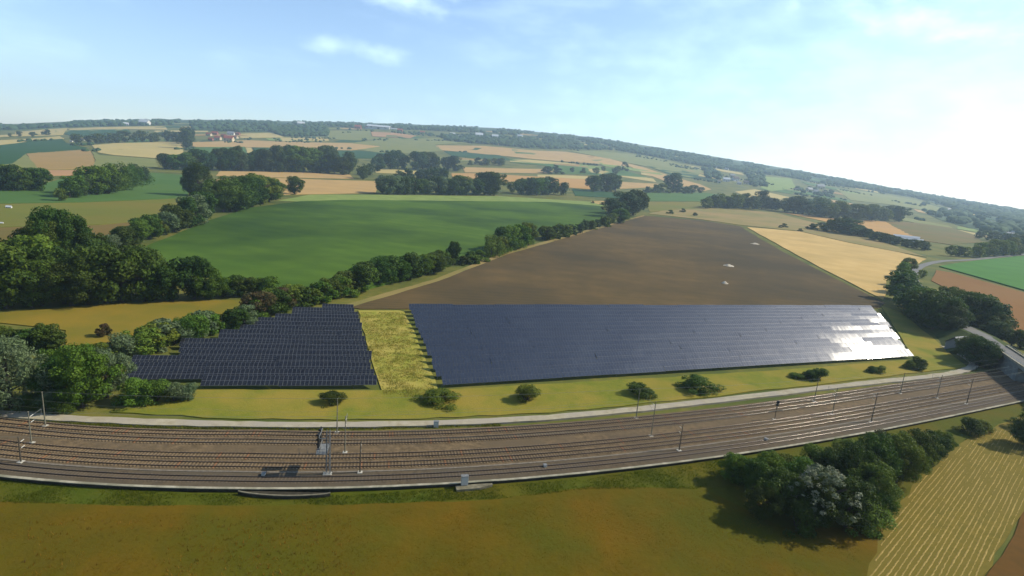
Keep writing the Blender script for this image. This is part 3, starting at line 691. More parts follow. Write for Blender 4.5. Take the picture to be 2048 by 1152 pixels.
# trackside cabinets and boxes
def cabinet(px, py, wd, h, label, z=BZ):
    p = P(px, py, z); T = tag(empty('trackside_cabinet', tuple(p), math.atan(float(np.polyval(_d, np.clip(p[0], -95, 170))))), label, 'cabinet', 'trackside cabinets')
    mb = MB(); mb.box(-wd / 2, wd / 2, -.35, .35, -.3, h); bd_ = mb.build('housing', m_ins, T)
    mb = MB(); mb.box(-wd / 2 - .06, wd / 2 + .06, -.42, .42, h, h + .08); mb.build('lid', m_grey, T)
    mb = MB(); mb.box(-wd / 2 + .08, wd / 2 - .08, -.375, -.352, .1, h - .1); mb.build('door', m_ins, T)
cabinet(872, 852, 1.1, 1.2, 'white cabinet on the verge between the gravel path and tracks', .4)
cabinet(929, 966, 1.3, 1.5, 'pale cabinet standing on a concrete ledge at the low wall', 1.1)
cabinet(1090, 933, .6, .4, 'low white box in the ballast, uphill of the wall ledge')
cabinet(527, 950, .6, .4, 'low white box in the ballast near the culvert head')
cabinet(1532, 880, .6, .4, 'low white box in the ballast beside the dark thicket')
a, b = P(912, 974, .8), P(985, 968, .8); dv = b - a
m_conc3 = mat('weathered_concrete', C(160, 152, 126), .95, C(122, 116, 94), 1.0, 6, spec=.1)
LG = tag(empty('wall_ledge', (a[0], a[1], 0), math.atan2(dv[1], dv[0])), 'pale concrete ledge with sloping end on the low wall', 'ledge')
ll = math.hypot(dv[0], dv[1]); mb = MB(); mb.box(0, ll * .62, -.8, .6, -.1, .7); mb.build('slab', m_conc3, LG)
mb = MB(); mb.poly([(ll * .62, -.8, .7), (ll, -.1, .8), (ll, .3, .8), (ll * .62, .6, .7)]); mb.poly([(ll * .62, -.8, -.1), (ll, -.1, -.1), (ll, -.1, .8), (ll * .62, -.8, .7)]); mb.build('wing', m_conc3, LG)

# ------------------------------------------------------------------ trees
LM = dict(
    dark=leaf_mat('leaves_dark', (0.027, 0.052, 0.006), (0.052, 0.086, 0.009)),
    mid=leaf_mat('leaves_mid', (0.050, 0.094, 0.008), (0.085, 0.130, 0.012)),
    light=leaf_mat('leaves_light', (0.090, 0.145, 0.014), (0.12, 0.165, 0.02)),
    silver=leaf_mat('leaves_silver', (0.125, 0.170, 0.085), (0.065, 0.105, 0.036), rnd=.35),
    white=leaf_mat('leaves_whitish', (0.24, 0.26, 0.17), (0.055, 0.085, 0.035), rnd=.2),
    blue=leaf_mat('leaves_bluegreen', (0.026, 0.054, 0.016), (0.050, 0.086, 0.024)),
    rust=leaf_mat('leaves_reddish', (0.085, 0.050, 0.020), (0.060, 0.065, 0.020), rnd=.3),
)
m_bark = mat('bark', (0.07, 0.055, 0.04), 1, (0.045, 0.036, 0.028), 2, 5, spec=.1)
def crown_arrays(shape, n_clump, n_leaf, leaf, seed):
    """unit tree: height 1, crown radius about 0.38; returns (n,4,3) leaf quads"""
    g = np.random.default_rng(seed)
    cs = []
    while len(cs) < n_clump:
        z = g.uniform(0, 1); a = g.uniform(0, 2 * math.pi); q = math.sqrt(g.uniform(.08, 1))
        if shape == 'broad': prof = .40 * math.sqrt(max(0, 1 - ((z - .52) / .50) ** 2)); zz = .13 + z * .79; cr_ = g.uniform(.09, .15)
        elif shape == 'tall': prof = .26 * math.sqrt(max(0, 1 - ((z - .45) / .56) ** 2)); zz = .12 + z * .82; cr_ = g.uniform(.06, .11)
        elif shape == 'willow': prof = .46 * math.sqrt(max(0, 1 - ((z - .40) / .62) ** 2)); zz = .08 + z * .80; cr_ = g.uniform(.08, .13)
        else: prof = .55 * math.sqrt(max(0, 1 - (z / 1.02) ** 2)); zz = .04 + z * .78; cr_ = g.uniform(.11, .20)
        prof *= 1 + .30 * math.sin(3 * a + seed) * g.uniform(.3, 1) + g.uniform(-.15, .15)
        cs.append((prof * q * math.cos(a), prof * q * math.sin(a), zz, cr_ * g.uniform(.5, 1.12)))
    cs = np.array(cs); cs[:, 3] *= (.42 if n_clump > 120 else 1.0) if n_clump > 60 else 1.22; wgt = cs[:, 3] ** 2; idx = g.choice(len(cs), n_leaf, p=wgt / wgt.sum()); c = cs[idx]
    d = g.normal(size=(n_leaf, 3)); d[:, 2] += .25; d /= np.linalg.norm(d, axis=1, keepdims=True)
    rad = c[:, 3:4] * (g.uniform(.45, 1.12, (n_leaf, 1)) ** .6)
    pos = c[:, :3] + d * rad * np.array([1, 1, 1.35 if shape == 'willow' else .85])
    if shape == 'willow': pos[:, 2] -= g.exponential(.05, n_leaf)
    pos[:, 2] = np.maximum(pos[:, 2], .015)
    nrm = d * 1.0 + g.normal(size=(n_leaf, 3)) * .55; nrm /= np.linalg.norm(nrm, axis=1, keepdims=True)
    t = np.cross(nrm, g.normal(size=(n_leaf, 3))); t /= np.linalg.norm(t, axis=1, keepdims=True); b = np.cross(nrm, t)
    s = leaf * g.uniform(.6, 1.3, (n_leaf, 1)); e = s * g.uniform(.45, .8, (n_leaf, 1))
    if shape == 'willow': s = s * 1.3; e = e * .6
    return np.stack([pos - t * s, pos - b * e + nrm * s * .15, pos + t * s, pos + b * e + nrm * s * .15], 1)
def trunk_mesh(shape, seed):
    g = random.Random(seed); mb = MB()
    if shape == 'bush':
        for k in range(5):
            a = g.uniform(0, 6.28); mb.tube((0, 0, -.03), (.25 * math.cos(a), .25 * math.sin(a), .45), .02, .008, 5)
    else:
        mb.tube((0, 0, -.05), (.01, .0, .35), .035, .026, 7); mb.tube((.01, 0, .35), (0, .01, .78), .026, .008, 6)
        for k in range(7):
            a = g.uniform(0, 6.28); z = g.uniform(.2, .6); r = (.12 if shape == 'tall' else .24)
            mb.tube((0, 0, z), (r * math.cos(a), r * math.sin(a), z + g.uniform(.1, .22)), .013, .005, 5)
    return mb.mesh('trunk', [m_bark])
SPEC = dict(broad=(4, 44, 4800, .030), tall=(2, 30, 3600, .026), willow=(2, 32, 4200, .026), bush=(3, 20, 3000, .044), broadhi=(4, 85, 14000, .0165), airy=(1, 150, 5200, .016), willowhi=(1, 46, 12000, .018), bushhi=(3, 40, 7500, .025))
CR, TRK, CACHE = {}, {}, {}
for sh, (nv, nc, nl, lf) in SPEC.items():
    for k in range(nv):
        CR[(sh, k)] = crown_arrays(sh.replace('hi', '').replace('airy', 'broad'), nc, nl, lf, 11 * k + len(sh)); TRK[(sh, k)] = trunk_mesh(sh.replace('hi', '').replace('airy', 'broad'), k + len(sh))
def tree_at(p, h, wd, sh, lm, label, group, name='tree', cat='tree'):
    k = random.randrange(SPEC[sh][0]); key = (sh, k, lm)
    if key not in CACHE: CACHE[key] = quads_mesh('crown', CR[(sh, k)], [LM[lm]])
    T = tag(empty(name, tuple(p), random.uniform(0, 6.28)), label, cat, group)
    obj('crown', CACHE[key], T, scale=(wd, wd, h)); obj('trunk', TRK[(sh, k)], T, scale=(wd, wd, h)); return T
COUNT = [0]; PENDING = []
TINT = dict(dark='dark green', mid='fresh green', light='light green', silver='silvery green', white='whitish', blue='bluish green', rust='brownish')
def tree(px, py, hpx, sh='broad', lm='mid', wf=1.0, label='', group='', name='tree', cat='tree'):
    p = P(px, py); h = metres(p, hpx)
    COUNT[0] += 1
    if name == 'tree':
        PENDING.append((hpx, p, h, h * wf * random.uniform(.92, 1.08), sh, lm, label, group)); return
    return tree_at(p, h, h * wf * random.uniform(.92, 1.08), sh, lm, label, group, name, cat)
def belt(pts, n, label, group, shapes=('broad',), lms=('mid', 'dark'), wf=(1.0, 1.35), jx=5, jy=2.0, name='tree', cat='tree', hj=.18):
    """trees along a pixel polyline of (x, base y, height)"""
    pts = np.array(pts, float); d = np.concatenate([[0], np.cumsum(np.abs(np.diff(pts[:, 0])) + .5 * np.abs(np.diff(pts[:, 1])))])
    for i in range(n):
        t = (i + .5) / n * d[-1]; x, y, h = (np.interp(t, d, pts[:, k]) for k in range(3))
        lm = random.choice(lms); hf = random.uniform(1 - hj, 1 + hj); wf_ = random.uniform(*wf)
        size = 'tall' if hf > 1 + hj * .35 else ('low' if hf < 1 - hj * .35 else 'middle-sized')
        if hj and wf_ > wf[0] + .7 * (wf[1] - wf[0]): size += ' spreading'
        tree(x + random.uniform(-jx, jx), y + random.uniform(-jy, jy), h * hf, random.choice(shapes), lm, wf_, f'{size} {TINT[lm]} {label}', group, name, cat)

G = 'trees of the dark wood left of the green field'
belt([(-60, 618, 100), (100, 612, 100), (200, 606, 92), (300, 601, 88), (430, 598, 68)], 15, 'tree on the front edge of the dense wood', G, ('broad', 'broadhi'), ('dark', 'mid', 'dark'), (.95, 1.25), 10, 3)
belt([(-60, 585, 95), (60, 575, 95), (240, 572, 70), (330, 570, 60)], 10, 'tree inside the dense wood, behind its front edge', G, ('broad',), ('dark', 'dark', 'mid'), (1, 1.3), 12, 5)
for x, y, h, wf in ((72, 560, 98, .95), (112, 555, 132, .8), (150, 556, 118, .75), (92, 562, 115, .8), (188, 560, 90, .9)): tree(x, y, h, 'broadhi', 'dark', wf, 'very tall dark tree towering over the rest of the dense wood', 'tall trees of the dense wood')
belt([(440, 592, 36), (545, 590, 40)], 6, 'tree between the dense wood and solar hedge', 'small trees at the wood end', ('broad', 'bush'), ('dark', 'mid'), (1.0, 1.4), 5, 3)
belt([(212, 505, 42), (260, 492, 42), (330, 470, 46), (380, 452, 48), (415, 440, 52)], 13, 'tree in the hedge left of the green field', 'hedge trees by the green field', ('broad',), ('mid', 'dark', 'silver', 'mid'), (1.0, 1.4), 5, 4)
belt([(440, 428, 52), (480, 418, 58), (520, 408, 50), (560, 398, 36)], 9, 'tree at the upper end of the green field hedge', 'hedge trees by the green field end', ('broad', 'broadhi'), ('mid', 'dark', 'light'), (1.1, 1.5), 6, 4)
tree(590, 389, 33, 'broad', 'dark', 1.3, 'round tree ending the hedge at the corner of the tan stubble', '')
belt([(560, 612, 36), (620, 608, 36), (660, 597, 36), (715, 582, 38), (735, 578, 50)], 18, 'shrub tree in the hedge between green field and bare brown field', 'hedge along the brown field', ('broad', 'bush'), ('mid', 'dark', 'light'), (1.1, 1.5), 5, 3)
belt([(752, 572, 52), (800, 562, 44), (835, 555, 42), (885, 541, 34)], 11, 'tree in the hedge between green field and bare brown field', 'fuller trees along the brown field', ('broad', 'broadhi'), ('mid', 'dark'), (1.1, 1.4), 4, 3)
tree(906, 531, 46, 'broadhi', 'dark', .75, 'upright dark tree standing out of the brown field hedge', '')
tree(942, 526, 22, 'bush', 'dark', 1.3, 'low round shrub next to the upright dark hedge tree', '', 'shrub', 'shrub')
belt([(925, 530, 18), (965, 520, 22)], 4, 'shrub next to the upright dark hedge tree', 'shrubs at the upright hedge tree', ('bush',), ('mid', 'dark'), (1.3, 1.8), 3, 2, 'shrub', 'shrub')
belt([(975, 514, 38), (1020, 500, 40), (1060, 488, 36)], 11, 'tree in the middle of the brown field hedge', 'pale loose hedge trees', ('broad', 'willow'), ('light', 'mid', 'light'), (1.0, 1.3), 4, 3)
belt([(1085, 480, 34), (1110, 476, 24), (1190, 458, 16), (1240, 446, 26)], 16, 'tree along the far end of the brown field hedge', 'far hedge trees', ('broad', 'bush'), ('mid', 'dark', 'blue'), (1.1, 1.6), 4, 3)
belt([(1225, 440, 30), (1262, 428, 40), (1280, 426, 30)], 5, 'tree at the far corner of the bare brown field', 'corner trees of the brown field', ('broad',), ('blue', 'dark'), (1.2, 1.5), 5, 3)
# shrubs between ochre meadow and stepped solar block
belt([(236, 722, 42), (290, 704, 44), (340, 690, 46), (385, 676, 50), (430, 662, 40)], 11, 'willow shrub in the band between ochre meadow and stepped solar block', 'willow shrubs by the solar block', ('bush', 'willow', 'broad'), ('mid', 'silver', 'light'), (1.1, 1.5), 6, 3, 'shrub', 'shrub')
for x, y, h, lm in ((470, 660, 44, 'dark'), (490, 655, 42, 'silver'), (415, 652, 28, 'silver'), (400, 655, 22, 'rust')): tree(x, y, h, 'broad', lm, 1.25, {'dark': 'round dark tree beside the top of the stepped solar block', 'silver': 'silvery willow shrub next to the round dark tree', 'rust': 'small brownish shrub beside silvery willow'}[lm], 'willows at the round dark tree' if lm == 'silver' else '')
belt([(510, 640, 42), (545, 626, 40), (590, 614, 34)], 7, 'shrub where the two hedges meet above the solar block', 'shrubs at the hedge junction', ('broad', 'bush'), ('mid', 'dark', 'rust', 'mid'), (1.1, 1.5), 4, 3, 'shrub', 'shrub')
tree(208, 673, 27, 'bush', 'rust', .9, 'single small reddish brown tree in the ochre meadow', '')
belt([(-30, 702, 48), (60, 702, 44), (120, 700, 42)], 7, 'shrub in the clump at the ochre meadow edge', 'shrub clump at the meadow edge', ('broad', 'bush'), ('dark', 'mid'), (1.1, 1.5), 5, 3, 'shrub', 'shrub')
tree(22, 815, 140, 'willowhi', 'silver', 1.0, 'large silvery willow beside the gravel path', '')
tree(-50, 800, 120, 'willowhi', 'silver', 1.0, 'silvery willow standing behind the large willow', '')
tree(165, 815, 122, 'broadhi', 'mid', .95, 'large full green tree beside the gravel path', '')
tree(215, 795, 95, 'broadhi', 'silver', .9, 'grey-green tree leaning against the large full green tree', '')
tree(125, 800, 85, 'broadhi', 'dark', 1.0, 'dark tree between the willow and the large full green tree', '')
for x, y, h in ((150, 760, 70), (205, 745, 55), (100, 745, 45)): tree(x, y, h, 'broad', 'mid', 1.1, 'green tree in the thicket behind the large full green tree', 'thicket behind the large tree')
for x, y, h in ((275, 804, 50), (312, 806, 50), (350, 803, 42), (375, 800, 34)): tree(x, y, h, 'bushhi', random.choice(['silver', 'silver', 'light']), 1.15, 'silvery green bush in front of the stepped solar block', 'silvery bushes by the solar block', 'shrub', 'shrub')
for x, y, h, lm in ((80, 822, 26, 'mid'), (120, 826, 30, 'dark'), (105, 818, 40, 'silver'), (60, 815, 30, 'light')): tree(x, y, h, 'bushhi', lm, 1.2, 'low weedy shrub beside the gravel path under the big trees', 'path side shrubs', 'shrub', 'shrub')
# single bushes on the verge in front of the solar rows
for x, y, h, wf, lm, t in ((660, 806, 24, 2.0, 'dark', 'low dark bush in front of the stepped solar block'), (878, 804, 24, 2.9, 'mid', 'wide low bush below the yellow grass strip'), (1052, 802, 36, 1.4, 'light', 'loose pale green bush on the verge before the solar rows'), (1276, 789, 24, 2.0, 'dark', 'dark low bush behind a pale concrete mast'), (1395, 780, 28, 2.1, 'mid', 'wide rounded green bush on the verge'), (1592, 757, 12, 2.6, 'mid', 'flat low bush beside two small dark trees'), (1616, 760, 20, 1.3, 'dark', 'smaller of two dark bushes on the verge'), (1635, 760, 26, 1.2, 'dark', 'taller of two dark bushes on the verge'), (1744, 746, 14, 1.4, 'dark', 'left one of a small bush pair near the bridge'), (1760, 746, 15, 1.4, 'mid', 'greener one of a small bush pair near the bridge'), (1820, 738, 18, 1.3, 'mid', 'small bush at the corner of the solar rows'), (1836, 739, 25, 1.2, 'dark', 'dark bush at the bright corner of the solar rows')):
    tree(x, y, h, 'bushhi', lm, wf, t, '', 'shrub', 'shrub')
# thicket at the lower right
TG = 'trees of the thicket below the tracks'
for x, y, h, sh, lm, wf in ((1465, 965, 58, 'broadhi', 'mid', 1.1), (1505, 990, 75, 'broadhi', 'dark', 1.0), (1535, 965, 60, 'broadhi', 'mid', 1.1), (1560, 1030, 92, 'broadhi', 'dark', 1.05), (1600, 985, 70, 'broadhi', 'mid', 1.1), (1520, 1040, 70, 'broadhi', 'dark', 1.1), (1690, 1055, 100, 'broadhi', 'dark', 1.1), (1655, 975, 75, 'broadhi', 'dark', 1.1), (1700, 985, 95, 'broadhi', 'dark', 1.0), (1740, 1010, 85, 'broadhi', 'mid', 1.1), (1745, 965, 95, 'broadhi', 'dark', 1.0), (1790, 965, 95, 'broadhi', 'mid', .95), (1825, 945, 85, 'broadhi', 'dark', .95), (1855, 925, 62, 'broadhi', 'dark', 1.0), (1880, 905, 42, 'broadhi', 'mid', 1.1), (1720, 1055, 60, 'bushhi', 'light', 1.2), (1760, 1035, 50, 'bushhi', 'mid', 1.2), (1590, 1055, 62, 'bushhi', 'dark', 1.3), (1490, 960, 42, 'bushhi', 'light', 1.2), (1570, 950, 46, 'bushhi', 'mid', 1.2), (1625, 925, 40, 'bushhi', 'mid', 1.3), (1690, 920, 42, 'bushhi', 'mid', 1.3)):
    tree(x, y, h, sh, lm, wf, f"{('very tall' if h > 90 else 'tall') if h > 72 else 'low'} {TINT[lm]} {'tree' if sh == 'broadhi' else 'shrub'} within the thicket below the railway wall", TG if sh == 'broadhi' else 'shrubs of the thicket')
tree(1634, 1046, 100, 'broadhi', 'dark', 1.1, 'dark tree half hidden behind the whitish blooming tree', '')
tree(1632, 1052, 124, 'airy', 'white', 1.1, 'whitish blooming tree standing out of the dense thicket', '')
tree(1768, 905, 44, 'bushhi', 'rust', 1.0, 'brownish shrub between the thicket and the railway wall', '', 'shrub', 'shrub')
tree(1938, 867, 32, 'bushhi', 'dark', 1.3, 'dark round bush between thicket and mown field', '', 'shrub', 'shrub')
tree(1962, 862, 22, 'bushhi', 'light', 1.3, 'light green bush next to the dark round bush', '', 'shrub', 'shrub')
tree(2052, 895, 68, 'broadhi', 'dark', 1.2, 'dark tree at the top corner of the mown field', '')
tree(2080, 860, 60, 'broadhi', 'dark', 1.2, 'dark tree behind the one at the mown field corner', '')
# avenue along the road at the right
AG = 'avenue trees along the embankment road'
belt([(1800, 560, 34), (1800, 590, 44), (1815, 615, 52), (1840, 642, 58), (1868, 660, 64), (1900, 672, 56)], 15, 'tree lining the road on its solar field side', AG, ('broad', 'broadhi'), ('dark', 'blue', 'dark', 'mid'), (1.1, 1.4), 6, 5)
belt([(1880, 610, 34), (1905, 632, 50), (1945, 652, 54), (1985, 672, 54), (2002, 690, 44)], 11, 'tree lining the road on its orange field side', AG + ' far side', ('broad', 'broadhi'), ('dark', 'blue', 'dark'), (1.1, 1.4), 6, 4)
belt([(1938, 718, 40), (1955, 730, 52), (1975, 738, 52)], 7, 'tree on the embankment slope below the road bridge', 'embankment trees', ('broadhi',), ('dark', 'blue'), (1.1, 1.4), 5, 3)
belt([(2020, 690, 26), (2060, 700, 32)], 3, 'tree beyond the bridge railing', 'trees beyond the bridge', ('broad',), ('dark',), (1.1, 1.4), 4, 2)
for x, y, h in ((1816, 545, 28), (1805, 556, 30), (1843, 556, 16)): tree(x, y, h, 'broad', 'light', 1.1, 'sunlit light green tree at the bend of the road', 'trees at the road bend')
# belts in the middle distance
belt([(330, 338, 26), (360, 339, 28), (440, 340, 36), (520, 342, 38), (590, 345, 46), (640, 346, 44), (700, 350, 38)], 34, 'tree in the long belt above the tan stubble', 'long tree belt above the stubble', ('broad',), ('blue', 'dark', 'mid', 'blue'), (.9, 1.3), 6, 1.5)
belt([(735, 355, 26), (720, 362, 24), (760, 338, 30), (820, 339, 28), (915, 342, 30)], 14, 'tree in the belt continuing right of the stubble', 'tree belt right of the stubble', ('broad',), ('blue', 'dark'), (1.0, 1.3), 6, 1.5)
belt([(940, 330, 12), (1010, 331, 13)], 7, 'tree in the row beyond the narrow tan strips', 'low tree row', ('broad', 'bush'), ('blue', 'mid'), (1.1, 1.5), 4, 1)
tree(397, 393, 62, 'broadhi', 'dark', .95, 'massive dark conical tree at the pasture edge', ''); tree(380, 392, 44, 'broadhi', 'dark', .8, 'slimmer dark tree touching the massive conical tree', '')
belt([(762, 388, 40), (800, 389, 34), (870, 389, 28), (940, 391, 34), (1000, 391, 40)], 20, 'tree in the belt along the top of the green field', 'tree belt on top of the green field', ('broad',), ('blue', 'mid', 'silver', 'dark'), (1.0, 1.4), 6, 1.5)
belt([(790, 366, 22), (890, 366, 28)], 6, 'tree in the second line behind the field top belt', 'second line trees', ('broad',), ('blue', 'dark'), (1.1, 1.4), 6, 2)
belt([(1020, 388, 22), (1060, 390, 30), (1100, 392, 30), (1135, 388, 22)], 8, 'tree in the loose belt towards the brown field corner', 'loose belt trees', ('broad',), ('blue', 'mid'), (1.0, 1.4), 5, 3)
belt([(1185, 383, 26), (1225, 383, 32), (1240, 384, 22)], 5, 'tree beside the orange strip field', 'trees by the orange strip', ('broad', 'tall'), ('blue', 'dark'), (1.1, 1.4), 5, 1)
tree(1345, 385, 36, 'broad', 'blue', 1.1, 'large single dome shaped tree behind the brown field', '')
belt([(1290, 386, 14), (1330, 386, 16), (1410, 387, 12)], 8, 'tree in the row at the large dome shaped tree', 'row at the dome tree', ('broad', 'bush'), ('blue', 'mid'), (1.2, 1.6), 4, 1)
belt([(1080, 348, 14), (1150, 348, 10), (1250, 345, 12)], 9, 'tree among the far green strips', 'scattered far trees', ('broad', 'bush'), ('blue', 'mid'), (1.1, 1.6), 10, 4)
tree(1248, 346, 20, 'tall', 'blue', 1.2, 'taller dark tree among the far green strips', '')
belt([(-40, 382, 44), (20, 380, 44), (80, 382, 40)], 8, 'tree in the grove at the pasture beside the pink strip', 'grove left of the pasture', ('broad',), ('dark', 'mid'), (1.0, 1.3), 6, 3)
belt([(115, 402, 26), (160, 392, 40), (205, 388, 50), (250, 380, 46), (290, 362, 26)], 13, 'tree in the rounded grove on the pasture', 'rounded grove on the pasture', ('broad', 'willow'), ('dark', 'mid', 'silver', 'blue'), (1.0, 1.3), 7, 3)
belt([(1405, 417, 20), (1450, 417, 24), (1500, 418, 24), (1560, 420, 20)], 13, 'tree in the belt above the dry grass', 'belt above the dry grass', ('broad',), ('blue', 'mid'), (1.2, 1.6), 6, 1.5)
tree(1523, 418, 33, 'broad', 'blue', 1.0, 'tallest round tree in the belt above the dry grass', '')
belt([(1570, 423, 22), (1600, 428, 32), (1680, 438, 28), (1800, 443, 26)], 20, 'tree in the long belt over the orange stubble', 'long belt over the orange stubble', ('broad',), ('blue', 'silver', 'mid'), (1.1, 1.5), 7, 2)
belt([(1625, 457, 14), (1660, 463, 18), (1690, 466, 30), (1740, 478, 18), (1800, 491, 16), (1855, 502, 14)], 20, 'shrub tree in the hedge between yellow stubble and orange field', 'hedge above the yellow stubble', ('broad', 'bush'), ('blue', 'dark'), (1.3, 1.8), 5, 2)
belt([(1890, 511, 20), (1925, 513, 18), (1960, 514, 26), (2048, 508, 28)], 10, 'tree standing behind the curving road', 'trees behind the road', ('broad',), ('mid', 'blue', 'light'), (1.1, 1.4), 5, 1.5)
belt([(1950, 478, 16), (2048, 492, 20)], 6, 'tree before the long pale sheds', 'trees before the sheds', ('broad',), ('blue',), (1.1, 1.5), 6, 2)
for x, y, h in ((1185, 407, 5), (1205, 410, 6), (1230, 412, 7), (1560, 456, 5), (1568, 455, 8), (1600, 463, 6), (1340, 428, 8), (1390, 432, 7), (1365, 425, 8)): tree(x, y, h, 'bush', 'dark', 1.4, 'tiny dark shrub on the dry grass beyond the brown field', 'tiny dark shrubs', 'shrub', 'shrub')
belt([(150, 287, 14), (200, 287, 18), (300, 284, 20), (370, 284, 22)], 14, 'tree in the far belt above the pale yellow field', 'far belt above the yellow field', ('broad',), ('blue', 'dark'), (1.1, 1.6), 5, 1)
belt([(372, 300, 30), (376, 285, 26)], 3, 'tree closing the far belt', 'end of the far belt', ('broad',), ('blue',), (.8, 1.0), 2, 1)
belt([(10, 276, 8), (100, 270, 10)], 4, 'far single tree on the pale strips', 'far single trees', ('broad',), ('blue',), (1.2, 1.6), 8, 2)
PENDING.sort(key=lambda q: -q[0])
for q in PENDING[:300]: tree_at(*q[1:])
VQ = []; MI = []; names = list(LM)
for hpx, p, h, wd, sh, lm, label, group in PENDING[300:]:          # the smallest far trees, one mass
    A = CR[(sh, random.randrange(SPEC[sh][0]))]; A = A[random.randrange(5)::max(1, len(A) // 900)]; c = A.mean(1, keepdims=True); A = c + (A - c) * 1.9
    VQ.append(A * np.array([wd, wd, h]) + p); MI += [names.index(lm)] * len(A)
me = quads_mesh('far_trees', np.concatenate(VQ), [LM[k] for k in names]); me.polygons.foreach_set('material_index', np.array(MI, dtype=np.int32)); me.update()
tag(obj('far_trees', me), 'smallest far off trees of the hedges and belts', 'trees', kind='stuff')

# ------------------------------------------------------------------ far woods (masses no one could count)
from mathutils import noise as mnoise
def ico():
    bm = bmesh.new(); bmesh.ops.create_icosphere(bm, subdivisions=2, radius=1.0)
    v = np.array([q.co[:] for q in bm.verts]); f = np.array([[q.index for q in p.verts] for p in bm.faces]); bm.free(); return v, f
IV, IF = ico()
IVS = []
for k in range(6):
    d = np.array([1 + .35 * mnoise.noise(Vector(v) * 2.1 + Vector((k * 7, 0, 0))) + .25 * mnoise.noise(Vector(v) * 4.5 + Vector((0, k * 5, 0))) for v in IV]); IVS.append(IV * d[:, None])
m_wood = mat('far_woodland', (0.020, 0.044, 0.014), .9, (0.036, 0.066, 0.020), 0.01, 5, spec=.1)
def woodland(poly, n, h, label, gaps=0.0, seed=1, wf=.75):
    g = np.random.default_rng(seed); xs = [p[0] for p in poly]; ys = [p[1] for p in poly]; Vs = []; Fs = []; b = 0; c = 0; tries = 0
    while c < n and tries < n * 12:
        tries += 1
        x, y = g.uniform(min(xs), max(xs)), g.uniform(min(ys), max(ys))
        if not inside((x, y), poly): continue
        if gaps and mnoise.noise(Vector((x * .02, y * .09, seed))) < gaps - .5: continue
        p = P(x, y); hh = h * g.uniform(.7, 1.25)
        if math.hypot(p[0], p[1]) > RMAX * .995: continue
        v = IVS[g.integers(6)]; a = g.uniform(0, 6.28); R2 = np.array([[math.cos(a), -math.sin(a), 0], [math.sin(a), math.cos(a), 0], [0, 0, 1]])
        Vs.append((v @ R2.T) * np.array([hh * wf, hh * wf, hh * .55]) + p + np.array([0, 0, hh * .42])); Fs.append(IF + b); b += len(IV); c += 1
    if c:
        me = bpy.data.meshes.new('woodland'); V = np.concatenate(Vs); Fc = np.concatenate(Fs)
        me.vertices.add(len(V)); me.vertices.foreach_set('co', V.astype(np.float32).reshape(-1)); me.loops.add(len(Fc) * 3); me.loops.foreach_set('vertex_index', Fc.astype(np.int32).reshape(-1))
        me.polygons.add(len(Fc)); me.polygons.foreach_set('loop_start', np.arange(0, len(Fc) * 3, 3, dtype=np.int32)); me.materials.append(m_wood); me.update(calc_edges=True)
        tag(obj('woodland', me), label, 'woodland', kind='stuff')
woodland(WOODS[0], 620, 20, 'dark wooded ridge along the horizon behind pale strips', .2, 1)
woodland(WOODS[1], 330, 18, 'dark wood standing behind the red roofed hamlet', .1, 2)
woodland(WOODS[2], 420, 18, 'dense dark block of wood with straight edges', 0, 3)
woodland(WOODS[3], 800, 18, 'hazy wooded strip along the horizon behind long sheds', .3, 4)
woodland(WOODS[4], 620, 18, 'dark wood stretching above the tan slope', 0, 5)
woodland(WOODS[5], 3200, 17, 'hazy wooded hillside running down along the horizon', .25, 6)
woodland(WOODS[6], 260, 15, 'scattered wood around the far sheds and houses', .45, 7)
woodland([(1405, 336), (1440, 345), (1440, 362), (1410, 356)], 40, 16, 'dark wood on the slope left of the white village', 0, 8)
woodland([(1490, 345), (1525, 352), (1535, 376), (1500, 372)], 46, 16, 'dark wood on the slope right of the white village', 0, 9)
woodland([(660, 258), (880, 268), (880, 274), (720, 262)], 60, 11, 'thin scatter of trees around the long sheds', .4, 10)
woodland([(720, 279), (780, 279), (780, 283), (720, 283)], 18, 8, 'low row of bushes on the far olive field', 0, 11)
woodland([(480, 277), (650, 281), (650, 285), (480, 280)], 24, 8, 'low row of bushes behind the hamlet field', .3, 12)
woodland([(1590, 374), (1665, 384), (1660, 396), (1595, 388)], 26, 13, 'garden trees around the pale far houses', 0, 13)

_hl = []
for k in range(60):
    x = _g.uniform(-40, 2060); dd = 8 + 56 * _g.random(); ww = _g.uniform(15, 80); y = float(np.interp(x + ww / 2, _hx, _hy)) + dd; sl_ = (float(np.interp(x + ww, _hx, _hy)) - float(np.interp(x, _hx, _hy))) / ww
    woodland([(x, y - sl_ * ww / 2), (x + ww, y + sl_ * ww / 2), (x + ww, y + sl_ * ww / 2 + 1.6), (x, y - sl_ * ww / 2 + 1.6)], max(4, int(ww / 4)), 8, 'thin hedgerow between far field strips', 0, 100 + k, .7)

